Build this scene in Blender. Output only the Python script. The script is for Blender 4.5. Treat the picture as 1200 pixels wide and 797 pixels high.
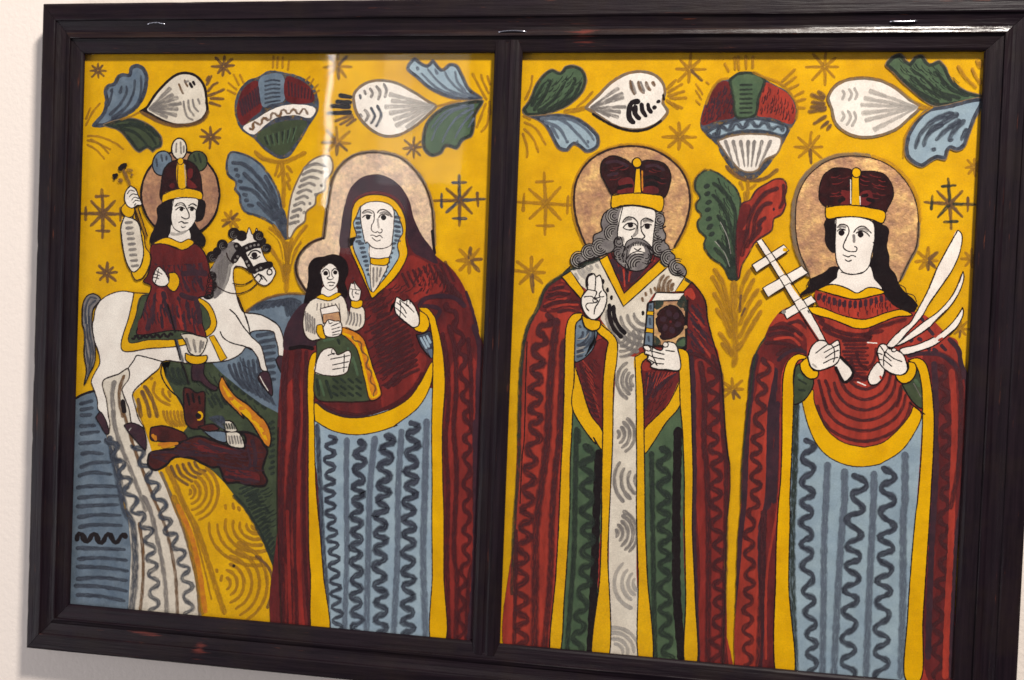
import bpy, math, random
from mathutils import Vector, Matrix
random.seed(7)
for o in list(bpy.data.objects): bpy.data.objects.remove(o)
SC = bpy.context.scene
COL = SC.collection
# ------------------------------------------------------------------ camera
# plane frame: X right, Y down, Z into the wall, metres, origin at the middle of the picture opening
H0 = 1.5                                   # height of the picture's middle above the floor
RC = ((0.98596551, -0.03864462, 0.16241494), (0.0425054, 0.99888871, -0.02036252), (-0.16144755, 0.02698025, 0.98651242))
CP = (0.18523277, -0.0379117, -1.00903781)
FOC = 1200.0
def world(x, y, z): return Vector((x, z, H0 - y))
cam_d = bpy.data.cameras.new('camera'); cam = bpy.data.objects.new('camera', cam_d); COL.objects.link(cam)
right, down, fwd = [Vector((r[0], r[2], -r[1])) for r in RC]
cam.matrix_world = Matrix(((right.x, -down.x, -fwd.x, CP[0]), (right.y, -down.y, -fwd.y, CP[2]), (right.z, -down.z, -fwd.z, H0 - CP[1]), (0, 0, 0, 1)))
cam_d.sensor_width = 36; cam_d.lens = 36 * FOC / 1200; cam_d.clip_start = 0.05; cam_d.clip_end = 50
SC.camera = cam
# ------------------------------------------------------------------ light: museum room, no sky
wd = bpy.data.worlds.new('World'); SC.world = wd; wd.use_nodes = True
wd.node_tree.nodes['Background'].inputs[0].default_value = (0.93, 0.93, 1.0, 1)
wd.node_tree.nodes['Background'].inputs[1].default_value = 0.13
def area(name, loc, target, size, power, col, size_y=None):
    l = bpy.data.lights.new(name, 'AREA'); l.energy = power; l.color = col; l.size = size
    if size_y: l.shape = 'RECTANGLE'; l.size_y = size_y
    o = bpy.data.objects.new(name, l); COL.objects.link(o); o.location = loc
    o.rotation_euler = (Vector(target) - Vector(loc)).to_track_quat('-Z', 'Y').to_euler()
    return o
area('window_light', world(-0.60, -0.62, -2.0), world(0, 0, 0), 0.26, 0.5, (0.9, 0.95, 1.0), 0.42)
area('window_light', world(-0.76, -0.50, -2.0), world(0, 0, 0), 0.22, 0.42, (0.95, 0.97, 1.0), 0.62)
area('window_gap_light', world(-0.90, -0.58, -2.0), world(0, 0, 0), 0.02, 0.5, (1, 1, 1), 0.5)
area('spot_lamp', world(0.95, -1.85, -1.5), world(0.1, 0, 0), 0.3, 98, (1.0, 0.94, 0.86))
area('fill_light', world(-2.1, 0.5, -1.35), world(-0.2, 0, 0), 1.3, 21, (0.97, 0.96, 1.0))  # added fill lamp, unseen, lifts the shade left of and below the frame
SC.view_settings.view_transform = 'Standard'; SC.view_settings.look = 'None'
SC.view_settings.exposure = 0.0; SC.view_settings.gamma = 1.0
SC.render.engine = 'CYCLES'
SC.cycles.transparent_max_bounces = 24
SC.cycles.filter_width = 1.6
# ------------------------------------------------------------------ materials
def lin(c):
    out = []
    for v in c:
        v = v / 255.0
        out.append(v / 12.92 if v <= 0.04045 else ((v + 0.055) / 1.055) ** 2.4)
    return (*out, 1)
class NT:
    def __init__(s, name):
        s.m = bpy.data.materials.new(name); s.m.use_nodes = True; s.t = s.m.node_tree
        s.t.nodes.clear(); s.out = s.n('ShaderNodeOutputMaterial')
    def n(s, kind, **kw):
        nd = s.t.nodes.new(kind)
        for k, v in kw.items():
            if k in nd.inputs: nd.inputs[k].default_value = v
            else: setattr(nd, k, v)
        return nd
    def l(s, a, b): s.t.links.new(a, b)
    def coord(s, scale=(1, 1, 1), loc=(0, 0, 0)):
        c = s.n('ShaderNodeTexCoord'); mp = s.n('ShaderNodeMapping'); s.l(c.outputs['Object'], mp.inputs['Vector'])
        mp.inputs['Scale'].default_value = scale; mp.inputs['Location'].default_value = loc
        return mp.outputs[0]
    def noise(s, vec, scale, detail=4, rough=0.55):
        nd = s.n('ShaderNodeTexNoise'); nd.inputs['Scale'].default_value = scale
        nd.inputs['Detail'].default_value = detail; nd.inputs['Roughness'].default_value = rough
        s.l(vec, nd.inputs['Vector']); return nd.outputs['Fac']
    def ramp(s, fac, stops):
        r = s.n('ShaderNodeValToRGB'); e = r.color_ramp.elements
        e[0].position, e[0].color = stops[0]; e[1].position, e[1].color = stops[-1]
        for p, c in stops[1:-1]:
            x = e.new(p); x.color = c
        s.l(fac, r.inputs[0]); return r.outputs[0]
    def mix(s, fac, a, b, blend='MIX'):
        m = s.n('ShaderNodeMix', data_type='RGBA', blend_type=blend)
        for sock, v in ((m.inputs[0], fac), (m.inputs[6], a), (m.inputs[7], b)):
            if hasattr(v, 'is_output'): s.l(v, sock)
            else: sock.default_value = v
        return m.outputs[2]
    def math(s, op, a, b=0.0, clamp=False):
        m = s.n('ShaderNodeMath', operation=op, use_clamp=clamp)
        for i, v in enumerate((a, b)):
            if hasattr(v, 'is_output'): s.l(v, m.inputs[i])
            else: m.inputs[i].default_value = v
        return m.outputs[0]
MAT = {}
def paint(key, name, rgb, alt=None, amt=0.5, alpha=1.0, avar=0.0, soft=0.5, fade=0.38, mott=0.13, vert=False, rough=0.55, scale=70, stretch=(1, 1, 1)):
    """hand-laid paint: two hues mixed by a blotchy noise, fine grain, optional thin translucent wash"""
    t = NT(name); alt = alt or tuple(int(v * 0.8) for v in rgb)
    off = (random.random() * 5, 0, random.random() * 5)
    v = t.coord(stretch, off)
    if alpha < 1: v = t.n('ShaderNodeUVMap', uv_map='UVMap').outputs[0]; scale = 0.9
    f = t.math('MULTIPLY', t.ramp(t.noise(v, scale, 5, 0.6), [(0.36, (0, 0, 0, 1)), (0.68, (1, 1, 1, 1))]), amt)
    c = t.mix(f, lin(rgb), lin(alt))
    g = t.ramp(t.noise(t.coord(), 900, 2), [(0.3, (0.86, 0.86, 0.86, 1)), (0.7, (1.1, 1.1, 1.1, 1))])
    c = t.mix(1.0, c, g, 'MULTIPLY')
    wv = t.coord((1, 1, 0.22) if vert else (1, 1, 1), (off[2], 0, off[0]))
    g3 = t.ramp(t.noise(wv, 150 if vert else 48, 6, 0.68), [(0.3, (1 - mott, 1 - mott, 1 - mott, 1)), (0.7, (1 + mott * 0.7, 1 + mott * 0.7, 1 + mott * 0.7, 1))])
    c = t.mix(1.0, c, g3, 'MULTIPLY')
    p = t.n('ShaderNodeBsdfPrincipled'); t.l(c, p.inputs['Base Color'])
    p.inputs['Roughness'].default_value = rough; p.inputs['Specular IOR Level'].default_value = 0.06
    if alpha < 1:
        tr = t.n('ShaderNodeBsdfTransparent'); ms = t.n('ShaderNodeMixShader')
        uvn = t.n('ShaderNodeUVMap', uv_map='UVMap'); a = t.noise(uvn.outputs[0], 1.3, 3, 0.6)
        a = t.math('ADD', t.math('MULTIPLY', t.math('SUBTRACT', a, 0.5), avar * 5), alpha, True)
        ed = t.n('ShaderNodeUVMap', uv_map='Edge'); sx = t.n('ShaderNodeSeparateXYZ'); t.l(ed.outputs[0], sx.inputs[0])
        e = t.math('SUBTRACT', 1.0, t.math('ABSOLUTE', t.math('SUBTRACT', t.math('MULTIPLY', sx.outputs[0], 2.0), 1.0)))
        a = t.math('MULTIPLY', a, t.math('DIVIDE', e, soft, True))
        a = t.math('MULTIPLY', a, t.math('SUBTRACT', 1.08, t.math('MULTIPLY', sx.outputs[1], fade)), True)
        t.l(a, ms.inputs[0]); t.l(tr.outputs[0], ms.inputs[1]); t.l(p.outputs[0], ms.inputs[2]); t.l(ms.outputs[0], t.out.inputs[0])
    else: t.l(p.outputs[0], t.out.inputs[0])
    MAT[key] = t.m
paint('Y', 'yellow_paint', (226, 172, 2), (208, 152, 0), 0.9, rough=0.6, scale=22, mott=0.13)
paint('R', 'red_paint', (172, 58, 44), (128, 44, 38), 0.9, scale=45, stretch=(1, 1, 0.3), mott=0.3, vert=True)
paint('R1', 'deep_red_paint', (146, 46, 40), (104, 34, 34), 0.9, scale=45, stretch=(1, 1, 0.3), mott=0.3, vert=True)
paint('M', 'maroon_paint', (112, 36, 36), (74, 27, 32), 0.95, scale=55, stretch=(1, 1, 0.5), mott=0.3, vert=True)
paint('D', 'dark_maroon_stroke', (66, 32, 38), (84, 36, 40), 0.8, alpha=0.84, avar=0.5)
paint('H', 'purple_black_paint', (50, 32, 42), (72, 40, 50), 0.8)
paint('X', 'crown_velvet_paint', (34, 16, 20), (62, 24, 26), 0.7, scale=110, mott=0.3)
paint('B', 'blue_grey_paint', (154, 171, 183), (134, 152, 170), 0.9, scale=34)
paint('C', 'hill_blue_paint', (112, 125, 140), (90, 105, 124), 0.9, scale=60, mott=0.26)
paint('S', 'slate_stroke', (48, 52, 66), (84, 90, 104), 0.9, alpha=0.84, avar=0.5)
paint('Q', 'thin_slate_stroke', (102, 110, 126), (84, 92, 108), 0.8, alpha=0.82, avar=0.45)
paint('G', 'green_paint', (82, 100, 74), (64, 84, 64), 0.9, scale=60, mott=0.26)
paint('N', 'dark_green_paint', (58, 66, 50), (72, 82, 58), 0.8, scale=70, mott=0.26)
paint('O', 'dark_green_stroke', (38, 44, 42), (54, 64, 54), 0.8, alpha=0.84, avar=0.5)
paint('W', 'white_paint', (238, 228, 220), (216, 202, 194), 0.7, scale=34, mott=0.06)
paint('I', 'ivory_paint', (224, 212, 198), (206, 192, 178), 0.8, scale=40)
paint('K', 'black_line', (22, 14, 18), (36, 24, 26), 0.5)
paint('L', 'fine_dark_line', (36, 24, 26), (66, 42, 34), 0.7, alpha=0.97, avar=0.08, soft=0.3, fade=0.0)
paint('T', 'tan_stroke', (182, 130, 26), (150, 106, 40), 0.9, alpha=0.78, avar=0.5)
paint('U', 'brown_stroke', (122, 86, 52), (92, 68, 54), 0.9, alpha=0.84, avar=0.45)
paint('E', 'grey_stroke', (138, 130, 126), (112, 104, 104), 0.9, alpha=0.8, avar=0.5)
paint('F', 'pale_grey_stroke', (184, 176, 170), (164, 156, 152), 0.9, alpha=0.72, avar=0.3)
paint('Z', 'grey_paint', (108, 100, 102), (138, 130, 128), 0.9, scale=110, mott=0.26)
paint('V', 'orange_paint', (206, 132, 26), (184, 100, 38), 0.9, scale=110)
paint('J', 'leaf_outline_stroke', (112, 102, 92), (142, 104, 62), 0.9, alpha=0.88, avar=0.25, fade=0.1)
def gold(key, name, a, b, c):
    t = NT(name); v = t.coord()
    n1 = t.noise(v, 45, 7, 0.7); n2 = t.noise(v, 260, 4, 0.7)
    col = t.ramp(n1, [(0.34, lin(a)), (0.52, lin(b)), (0.66, lin(c))])
    col = t.mix(1.0, col, t.ramp(n2, [(0.3, (0.74, 0.72, 0.72, 1)), (0.76, (1.38, 1.3, 1.16, 1))]), 'MULTIPLY')
    p = t.n('ShaderNodeBsdfPrincipled'); t.l(col, p.inputs['Base Color'])
    p.inputs['Metallic'].default_value = 0.3; p.inputs['Roughness'].default_value = 0.42
    bm = t.n('ShaderNodeBump', Strength=0.35, Distance=0.002); t.l(n2, bm.inputs['Height']); t.l(bm.outputs[0], p.inputs['Normal'])
    t.l(p.outputs[0], t.out.inputs[0]); MAT[key] = t.m
paint('Mb', 'beast_brown_paint', (84, 32, 30), (54, 24, 26), 0.95, scale=80, mott=0.35)
paint('S2', 'charcoal_wave_stroke', (40, 42, 54), (78, 82, 96), 0.9, alpha=0.92, avar=0.4, fade=0.3)
gold('A', 'gold_leaf', (158, 114, 96), (200, 154, 112), (240, 198, 132))
gold('P', 'glare_washed_gold_leaf', (198, 168, 156), (232, 202, 176), (244, 216, 180))  # mother's halo: washed-out veil of the glass reflection painted into the gold
gold('B2', 'tarnished_gold_leaf', (140, 98, 84), (176, 130, 100), (200, 152, 112))
# ------------------------------------------------------------------ drawing kit: paint films on the back of the glass
CR = dict(a=(0, 0, 3.987), b=(300, 0, 3.987), c=(600, 0, 3.987), d=(900, 0, 3.987), e=(0, 597, 3.987), f=(300, 597, 3.987), g=(600, 597, 3.987), h=(900, 597, 3.987),
  L1=(80, 160, 6.644), L2=(220, 160, 6.644), L3=(80, 260, 6.644), L4=(210, 260, 6.644), L5=(80, 370, 6.644), L6=(190, 370, 6.644), L7=(80, 480, 6.644), L8=(160, 480, 6.644),
  M1=(340, 170, 6.644), M2=(410, 230, 15.0), M3=(330, 280, 6.644), M4=(420, 270, 6.644), M5=(330, 380, 6.644), M6=(430, 380, 6.644), M7=(330, 490, 4.983), M8=(150, 580, 5.695),
  S1=(660, 170, 6.644), S2=(660, 240, 6.644), S3=(600, 300, 6.644), S4=(720, 300, 6.644), S5=(590, 400, 6.644), S6=(730, 400, 6.644), S7=(590, 500, 6.644), S8=(730, 500, 6.644),
  K1=(900, 170, 6.644), K2=(920, 240, 6.644), K3=(860, 270, 7.973), K4=(870, 360, 6.644), K5=(990, 260, 6.644), K6=(990, 360, 6.644), K7=(850, 470, 6.644), K8=(990, 470, 6.644),
  F1=(800, 60, 6.644), F2=(790, 170, 7.973), F3=(800, 260, 7.973), F4=(590, 180, 10.909), F5=(480, 150, 9.16), F6=(490, 230, 9.967), F7=(1060, 170, 8.571), F8=(1040, 0, 7.45), px=(0, 0, 1.0))
def P(s):
    """'S3 x y x y K4 x y ...' : sketch-sheet coordinates, the letter picks the sheet; where two sheets overlap the later one gives way"""
    out = []; cr = CR['px']; buf = []; fresh = False; trend = 0
    for w in s.split():
        if w in CR:
            cr = CR[w]; fresh = len(out) > 1
            if fresh:
                dx, dy = out[-1][0] - out[-2][0], out[-1][1] - out[-2][1]
                trend = 0 if abs(dy) < 2.2 * abs(dx) else (1 if dy > 0 else -1)
            continue
        buf.append(float(w))
        if len(buf) == 2:
            p = (cr[0] + buf[0] / cr[2], cr[1] + buf[1] / cr[2]); buf = []
            if fresh and trend and abs(p[0] - out[-1][0]) < 12 and (p[1] - out[-1][1]) * trend < 4 and abs(p[1] - out[-1][1]) < 60: continue
            fresh = False; out.append(p)
    return out
def to_plane(p):
    a = ((p[0] - 600) / FOC, (p[1] - 398.5) / FOC, 1.0)
    d = [sum(RC[k][i] * a[k] for k in range(3)) for i in range(3)]
    k = -CP[2] / d[2]
    return (CP[0] + k * d[0], CP[1] + k * d[1])
def spline(pts, step=2.2, closed=False):
    n = len(pts); out = []
    if n < 3 and not closed:
        (x0, y0), (x1, y1) = pts; m = max(2, int(math.hypot(x1 - x0, y1 - y0) / step))
        return [(x0 + (x1 - x0) * i / m, y0 + (y1 - y0) * i / m) for i in range(m + 1)]
    g = (lambda i: pts[i % n]) if closed else (lambda i: pts[max(0, min(n - 1, i))])
    for i in range(n if closed else n - 1):
        p0, p1, p2, p3 = g(i - 1), g(i), g(i + 1), g(i + 2)
        m = max(1, int(math.hypot(p2[0] - p1[0], p2[1] - p1[1]) / step))
        d1, d2, d3 = [max(1e-3, math.hypot(q[0] - p[0], q[1] - p[1])) ** 0.5 for p, q in ((p0, p1), (p1, p2), (p2, p3))]
        if d1 < 0.04: d1 = d2
        if d3 < 0.04: d3 = d2
        T1 = [((p1[k] - p0[k]) / d1 - (p2[k] - p0[k]) / (d1 + d2) + (p2[k] - p1[k]) / d2) * d2 for k in (0, 1)]
        T2 = [((p2[k] - p1[k]) / d2 - (p3[k] - p1[k]) / (d2 + d3) + (p3[k] - p2[k]) / d3) * d2 for k in (0, 1)]
        for j in range(m):
            t = j / m; t2 = t * t; t3 = t2 * t
            out.append(tuple((2 * t3 - 3 * t2 + 1) * p1[k] + (t3 - 2 * t2 + t) * T1[k] + (-2 * t3 + 3 * t2) * p2[k] + (t3 - t2) * T2[k] for k in (0, 1)))
    if not closed: out.append(pts[-1])
    return out
def offset(pts, d):
    n = len(pts); ar = sum(pts[i][0] * pts[(i + 1) % n][1] - pts[(i + 1) % n][0] * pts[i][1] for i in range(n))
    sg = 1 if ar > 0 else -1; out = []
    for i in range(n):
        a, b, c = pts[i - 1], pts[i], pts[(i + 1) % n]
        tx, ty = c[0] - a[0], c[1] - a[1]; L = math.hypot(tx, ty) or 1
        out.append((b[0] - ty / L * d * sg, b[1] + tx / L * d * sg))
    dense = spline(pts, 1.2, True)
    keep = [p for p in out if min((p[0] - q[0]) ** 2 + (p[1] - q[1]) ** 2 for q in dense) > (0.88 * d) ** 2 and inside(p, pts)]
    return keep if len(keep) > 5 else out
DZ = 2e-6
class Pane:
    remap = {}
CURP = None; CURO = None
class Film:
    """one painted object (part or sub-part) that collects fills and strokes"""
    def __init__(s, name, parent=None, label=None):
        s.name, s.parent, s.label = name, parent, label; s.v = []; s.f = []; s.mi = []; s.mats = []; s.uv = []; s.ed = []; CURP.films.append(s)
    def slot(s, k):
        if k not in s.mats: s.mats.append(k)
        return s.mats.index(k)
    def add(s, vs, fs, k, uv=None):
        strip = uv is not None
        k = CURP.remap.get(k, k)
        uv = uv or [(p[0] * 0.11, p[1] * 0.11) for p in vs]
        pn = CURP; pn.z += 1; b = len(s.v); z = -pn.z * DZ
        nv = len(vs)
        for ii, p in enumerate(vs):
            x, y = to_plane((p[0] + random.gauss(0, 0.13), p[1] + random.gauss(0, 0.13))); s.v.append((min(max(x, pn.x0), pn.x1), z - (DZ * 0.9 * ii / nv if strip else 0.0), -min(max(y, -pn.h), pn.h)))
        i = s.slot(k)
        for f in fs: s.f.append([b + q for q in f]); s.mi.append(i); s.uv.extend(uv[q] for q in f); s.ed.extend((0.0 if q % 2 else 1.0, (q // 2) * 2.0 / len(vs)) if strip else (0.5, 0.0) for q in f)
def film(name, parent=None, label=None):
    global CURO
    CURO = Film(name, parent, label); return CURO
def on(f):
    global CURO
    CURO = f
def fill(k, s, line=None, w=1.0, sharp=False):
    pts = P(s) if isinstance(s, str) else s
    q = pts if sharp else spline(pts, 2.5, True)
    CURO.add(q, [list(range(len(q)))], k)
    if line: stroke(line, pts + pts[:1], w, sharp=sharp, caps=False)
    return q
def stroke(k, s, w=2.0, w2=None, sharp=False, caps=True, jit=0.12):
    g = 1.08 if w < 1.7 else 1.45
    w *= g; w2 = w2 and w2 * g
    pts = P(s) if isinstance(s, str) else s
    if sharp:
        q = []
        for a, b in zip(pts, pts[1:]): q += spline([a, b], 6)[:-1] + [b]
    else: q = spline(pts, max(0.8, min(2.2, w * 0.7)))
    r = [q[0]]
    for p in q[1:]:
        if math.hypot(p[0] - r[-1][0], p[1] - r[-1][1]) > 0.15: r.append(p)
    q = r
    if len(q) < 2: return
    S = [0]
    for a, b in zip(q, q[1:]): S.append(S[-1] + math.hypot(b[0] - a[0], b[1] - a[1]))
    L = S[-1]; w2 = w if w2 is None else w2; ph = random.random() * 9
    if caps:   # extra points so that the ends round off
        h = min(w * 0.5, L * 0.3); nq = []; nS = []
        def at(x):
            for i in range(len(S) - 1):
                if S[i + 1] >= x:
                    t = (x - S[i]) / ((S[i + 1] - S[i]) or 1); return (q[i][0] + (q[i + 1][0] - q[i][0]) * t, q[i][1] + (q[i + 1][1] - q[i][1]) * t)
            return q[-1]
        xs = [0, h * 0.12, h * 0.4, h] + [x for x in S if h < x < L - h] + [L - h, L - h * 0.4, L - h * 0.12, L]
        q = [at(x) for x in xs]; S = xs
    vs = []; n = len(q)
    for i in range(n):
        a, b = q[max(0, i - 1)], q[min(n - 1, i + 1)]
        tx, ty = b[0] - a[0], b[1] - a[1]; l = math.hypot(tx, ty) or 1
        t = S[i] / (L or 1); ww = (w + (w2 - w) * t) * (1 + jit * math.sin(S[i] * 0.37 + ph) * math.sin(S[i] * 0.13 + 2 * ph))
        if caps:
            h = min(w * 0.5, L * 0.3); e = min(S[i], L - S[i])
            if e < h: ww *= math.sqrt(max(0.02, 1 - (1 - e / h) ** 2))
        vs += [(q[i][0] - ty / l * ww / 2, q[i][1] + tx / l * ww / 2), (q[i][0] + ty / l * ww / 2, q[i][1] - tx / l * ww / 2)]
    uo = random.random() * 40; uv = []
    for i in range(n): uv += [(uo, S[i] * 0.075 + uo), (uo + 0.42 * w, S[i] * 0.075 + uo)]
    CURO.add(vs, [[2 * i, 2 * i + 1, 2 * i + 3, 2 * i + 2] for i in range(n - 1)], k, uv)
def strokes(k, w, *ss, w2=None):
    for s in ss: stroke(k, s, w, w2)
def wave(k, s, amp, wl, w, ph=0.0, amp2=None):
    q = spline(P(s), 1.0); S = 0; out = []; tot = sum(math.hypot(b[0] - a[0], b[1] - a[1]) for a, b in zip(q, q[1:]))
    for i in range(len(q)):
        a, b = q[max(0, i - 1)], q[min(len(q) - 1, i + 1)]
        if i: S += math.hypot(q[i][0] - q[i - 1][0], q[i][1] - q[i - 1][1])
        tx, ty = b[0] - a[0], b[1] - a[1]; l = math.hypot(tx, ty) or 1
        A = amp if amp2 is None else amp + (amp2 - amp) * S / tot
        th = 2 * math.pi * S / wl + ph + 0.5 * math.sin(S * 0.043 + ph) + 0.25 * math.sin(S * 0.11 + 2 * ph); tw = -0.028 * wl * math.sin(2 * th)
        wob = 1 + 0.16 * math.sin(S * 0.21 + ph * 3) ; o = A * wob * math.sin(th)
        out.append((q[i][0] - ty / l * o + tx / l * tw, q[i][1] + tx / l * o + ty / l * tw))
    stroke(k, out[::2] + [out[-1]], w * 1.28, w * 1.1, jit=0.28)
def arcs(k, c, radii, a0, a1, w, ky=1.0, grow=0.0):
    cx, cy = P(c)[0]
    for i, r in enumerate(radii):
        b0, b1 = a0 + random.uniform(-7, 7) - grow * i, a1 + random.uniform(-7, 7) + grow * i
        m = 7; pts = []
        for j in range(m):
            t = math.radians(b0 + (b1 - b0) * j / (m - 1)); pts.append((cx + r * math.cos(t), cy + r * ky * math.sin(t)))
        stroke(k, pts, w * 1.15, w * 0.85)
def blob(k, c, rx, ry=None, line=None, w=1.0, rot=0.0):
    cx, cy = P(c)[0]; ry = ry or rx; pts = []
    for j in range(14):
        t = 2 * math.pi * j / 14; x, y = rx * math.cos(t), ry * math.sin(t)
        pts.append((cx + x * math.cos(rot) - y * math.sin(rot), cy + x * math.sin(rot) + y * math.cos(rot)))
    fill(k, pts, line, w)
def motif(k, kin, s, d=1.8, mid=None):
    q = fill(k, s); pts = P(s)
    fill(kin, offset(spline(pts, 4, True), d)); return pts
def star(c, r, w=2.6, k='T', rot=0.0, n=8, tips=None):
    cx, cy = P(c)[0]; film('star')
    for j in range(n):
        t = rot + 2 * math.pi * j / n + random.uniform(-0.12, 0.12); rr = r * random.uniform(0.8, 1.12)
        kk = 'U' if random.random() < (0.2 if k == 'T' else 0.5) else k
        stroke(kk, [(cx + math.cos(t) * 0.6, cy + math.sin(t) * 0.6), (cx + math.cos(t) * rr, cy + math.sin(t) * rr)], w * random.uniform(1.05, 1.35), w * 0.95)
def cross_star(c, r, k1, k2):
    cx, cy = P(c)[0]; film('star')
    for j in range(8):
        t = j * math.pi / 4 + random.uniform(-0.07, 0.07); L = r * (1.0 if j % 2 == 0 else 0.72)
        ex, ey = cx + math.cos(t) * L, cy + math.sin(t) * L
        stroke(k1 if j % 3 else k2, [(cx, cy), (ex, ey)], 3.9, 3.0)
        if j % 2 == 0:
            mx, my = cx + math.cos(t) * L * 0.68, cy + math.sin(t) * L * 0.68; px, py = -math.sin(t) * r * 0.3, math.cos(t) * r * 0.3
            stroke(k2 if j else k1, [(mx - px, my - py), (mx + px, my + py)], 3.4, 2.4)
def eye(c, r, k='K'): blob(k, c, r, r * 1.02)
def inside(p, poly):
    c = False; n = len(poly)
    for i in range(n):
        (x0, y0), (x1, y1) = poly[i], poly[i - 1]
        if (y0 > p[1]) != (y1 > p[1]) and p[0] < (x1 - x0) * (p[1] - y0) / (y1 - y0) + x0: c = not c
    return c
def hatch(k, s, ang, sp, ln, w, jit=0.35, bend=0.12):
    """short brush marks laid side by side over an area"""
    poly = spline(P(s), 4, True); a = math.radians(ang); ux, uy = math.cos(a), math.sin(a)
    cx = sum(p[0] for p in poly) / len(poly); cy = sum(p[1] for p in poly) / len(poly)
    r = max(math.hypot(p[0] - cx, p[1] - cy) for p in poly); v = -r; row = 0
    while v < r:
        u = -r + (row % 2) * ln * 0.5
        while u < r:
            l = ln * random.uniform(0.6, 1.1); uu, vv = u + random.uniform(-jit, jit) * ln, v + random.uniform(-jit, jit) * sp
            p0 = (cx + ux * uu - uy * vv, cy + uy * uu + ux * vv); p2 = (p0[0] + ux * l, p0[1] + uy * l); b = random.uniform(0.5, 1.2) * bend * l
            p1 = ((p0[0] + p2[0]) / 2 - uy * b, (p0[1] + p2[1]) / 2 + ux * b)
            if inside(p0, poly) and inside(p2, poly) and inside(p1, poly): stroke(k, [p0, p1, p2], w * random.uniform(0.75, 1.15), w * 0.5)
            u += ln * 1.12
        v += sp; row += 1
# ================================================================== left icon
ICON1 = Pane(); ICON1.x0, ICON1.x1, ICON1.h, ICON1.z, ICON1.films = -0.458, 0.0035, 0.3015, 0, []
ICON1.remap = {'R': 'R1'}; CURP = ICON1
film('yellow_ground'); fill('Y', 'px 60 40 620 40 600 790 50 760', sharp=True)
# ---- stars
star('a 458 330', 10.5, 2.2, 'U'); star('a 1045 310', 14, 3, 'U'); star('a 985 640', 15, 2.8, 'U'); star('b 380 310', 17, 3)
star('b 380 665', 19, 3); star('b 735 690', 15, 2.6, 'U'); star('L3 300 400', 14, 3, 'U'); star('L2 335 650', 13, 3.2)
star('F6 600 745', 18, 3.6, 'T'); cross_star('L1 272 600', 30, 'U', 'U'); cross_star('F6 485 50', 31, 'U', 'S')
# ---- corner leaves
def leaf(ok, ik, s, d, sk, sw, *ss):
    film('leaf'); q0 = spline(P(s), 4, True); fill(ok, s); fill('O' if ik in 'GN' else 'S', offset(q0, 1.1)); fill(ik, offset(q0, 1.2 * d + 1.6))
    for q in ss: stroke(sk, q, sw * 1.6, sw * 1.0)
leaf('S', 'C', 'a 430 590 480 520 490 470 485 420 500 395 530 385 545 355 575 340 600 345 605 315 635 298 670 310 692 345 690 410 675 460 640 510 590 545 540 565 500 590', 2.6, 'S', 2.2,
  'a 510 540 560 490 592 430 590 400', 'a 520 555 590 500 625 430 630 370', 'a 555 550 640 490 660 420 658 350', 'a 500 500 520 450 525 410', 'a 560 440 570 400', 'a 520 430 520 415')
leaf('J', 'N', 'a 480 585 540 560 620 550 690 575 735 610 760 650 755 690 730 700 715 715 690 695 650 715 620 690 590 650 550 610 510 598', 2.4, 'O', 2.4,
  'a 540 590 640 590 710 640 730 680', 'a 560 600 630 620 690 680', 'a 590 635 640 690', 'a 600 575 680 595 735 640')
film('grass_sprig'); strokes('T', 2.2, 'a 405 635 470 640 540 670 580 700', 'a 405 655 460 670 510 720', 'a 405 675 450 700 490 745', 'a 420 650 500 690 520 700', 'a 400 590 430 530 470 480', 'a 400 560 425 500', 'a 560 560 610 545 660 520')
leaf('J', 'B', 'b 700 320 740 268 775 290 800 300 825 275 850 300 870 320 900 295 940 300 970 350 1000 410 1060 460 980 470 900 460 810 420 750 370', 2.4, 'Q', 2.2,
  'b 1030 455 950 420 900 370 880 330', 'b 990 455 900 420 840 370 800 320', 'b 940 450 850 415 770 340', 'b 980 430 940 380 930 330', 'b 760 330 750 310', 'b 850 350 835 320')
leaf('J', 'G', 'b 1065 470 960 475 870 500 800 560 775 630 780 700 820 735 870 720 890 690 940 700 970 660 1010 640 1025 590 1030 540', 2.6, 'Q', 2.0,
  'b 1020 490 920 520 850 590 820 660', 'b 1020 500 940 550 890 620 870 670', 'b 1015 520 960 590 930 650', 'b 1020 550 990 600', 'b 980 490 880 530 820 600')
film('grass_sprig'); strokes('T', 2.6, 'b 1080 470 1040 400 1010 340', 'b 1090 440 1065 390 1050 345', 'b 1095 400 1080 350', 'b 1075 480 1050 550 1030 600', 'b 1090 500 1080 580 1050 620', 'b 1090 470 1095 540', 'b 840 500 910 480 960 470')
# ---- white buds
film('bud')
motif('K', 'I', 'a 650 520 680 500 720 440 770 385 820 345 870 335 920 350 955 390 968 430 972 480 975 520 950 560 900 585 830 590 770 575 720 550 685 530', 3.2)
stroke('U', 'a 655 522 700 545 770 578 840 588 905 580 955 555 975 515', 4)
for q in ('800 410', '812 440', '835 455', '850 482', '835 510', '830 540', '785 550'): stroke('E', 'a 695 510 ' + q, 1.7, 4.6)
strokes('U', 2.2, 'a 835 390 845 415 858 442', 'a 862 372 868 390 880 408'); strokes('K', 2.2, 'a 885 385 900 412', 'a 900 378 912 400')
strokes('E', 2.2, 'a 858 470 865 520 880 550 905 562', 'a 880 465 885 510 910 545', 'a 900 462 908 500 930 525', 'a 925 460 935 490', 'a 860 385 885 378')
for q in ('965 400 990 350', '970 430 1000 395 1022 385', '968 450 1010 435 1052 415', '980 460 1050 462', '975 478 1035 497', '965 380 978 352'): stroke('U', 'a ' + q, 3)
film('bud')
motif('J', 'W', 'b 452 440 490 395 560 370 650 380 740 425 810 470 848 495 800 550 740 600 660 640 590 640 520 600 470 540 455 500', 3.4)
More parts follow.
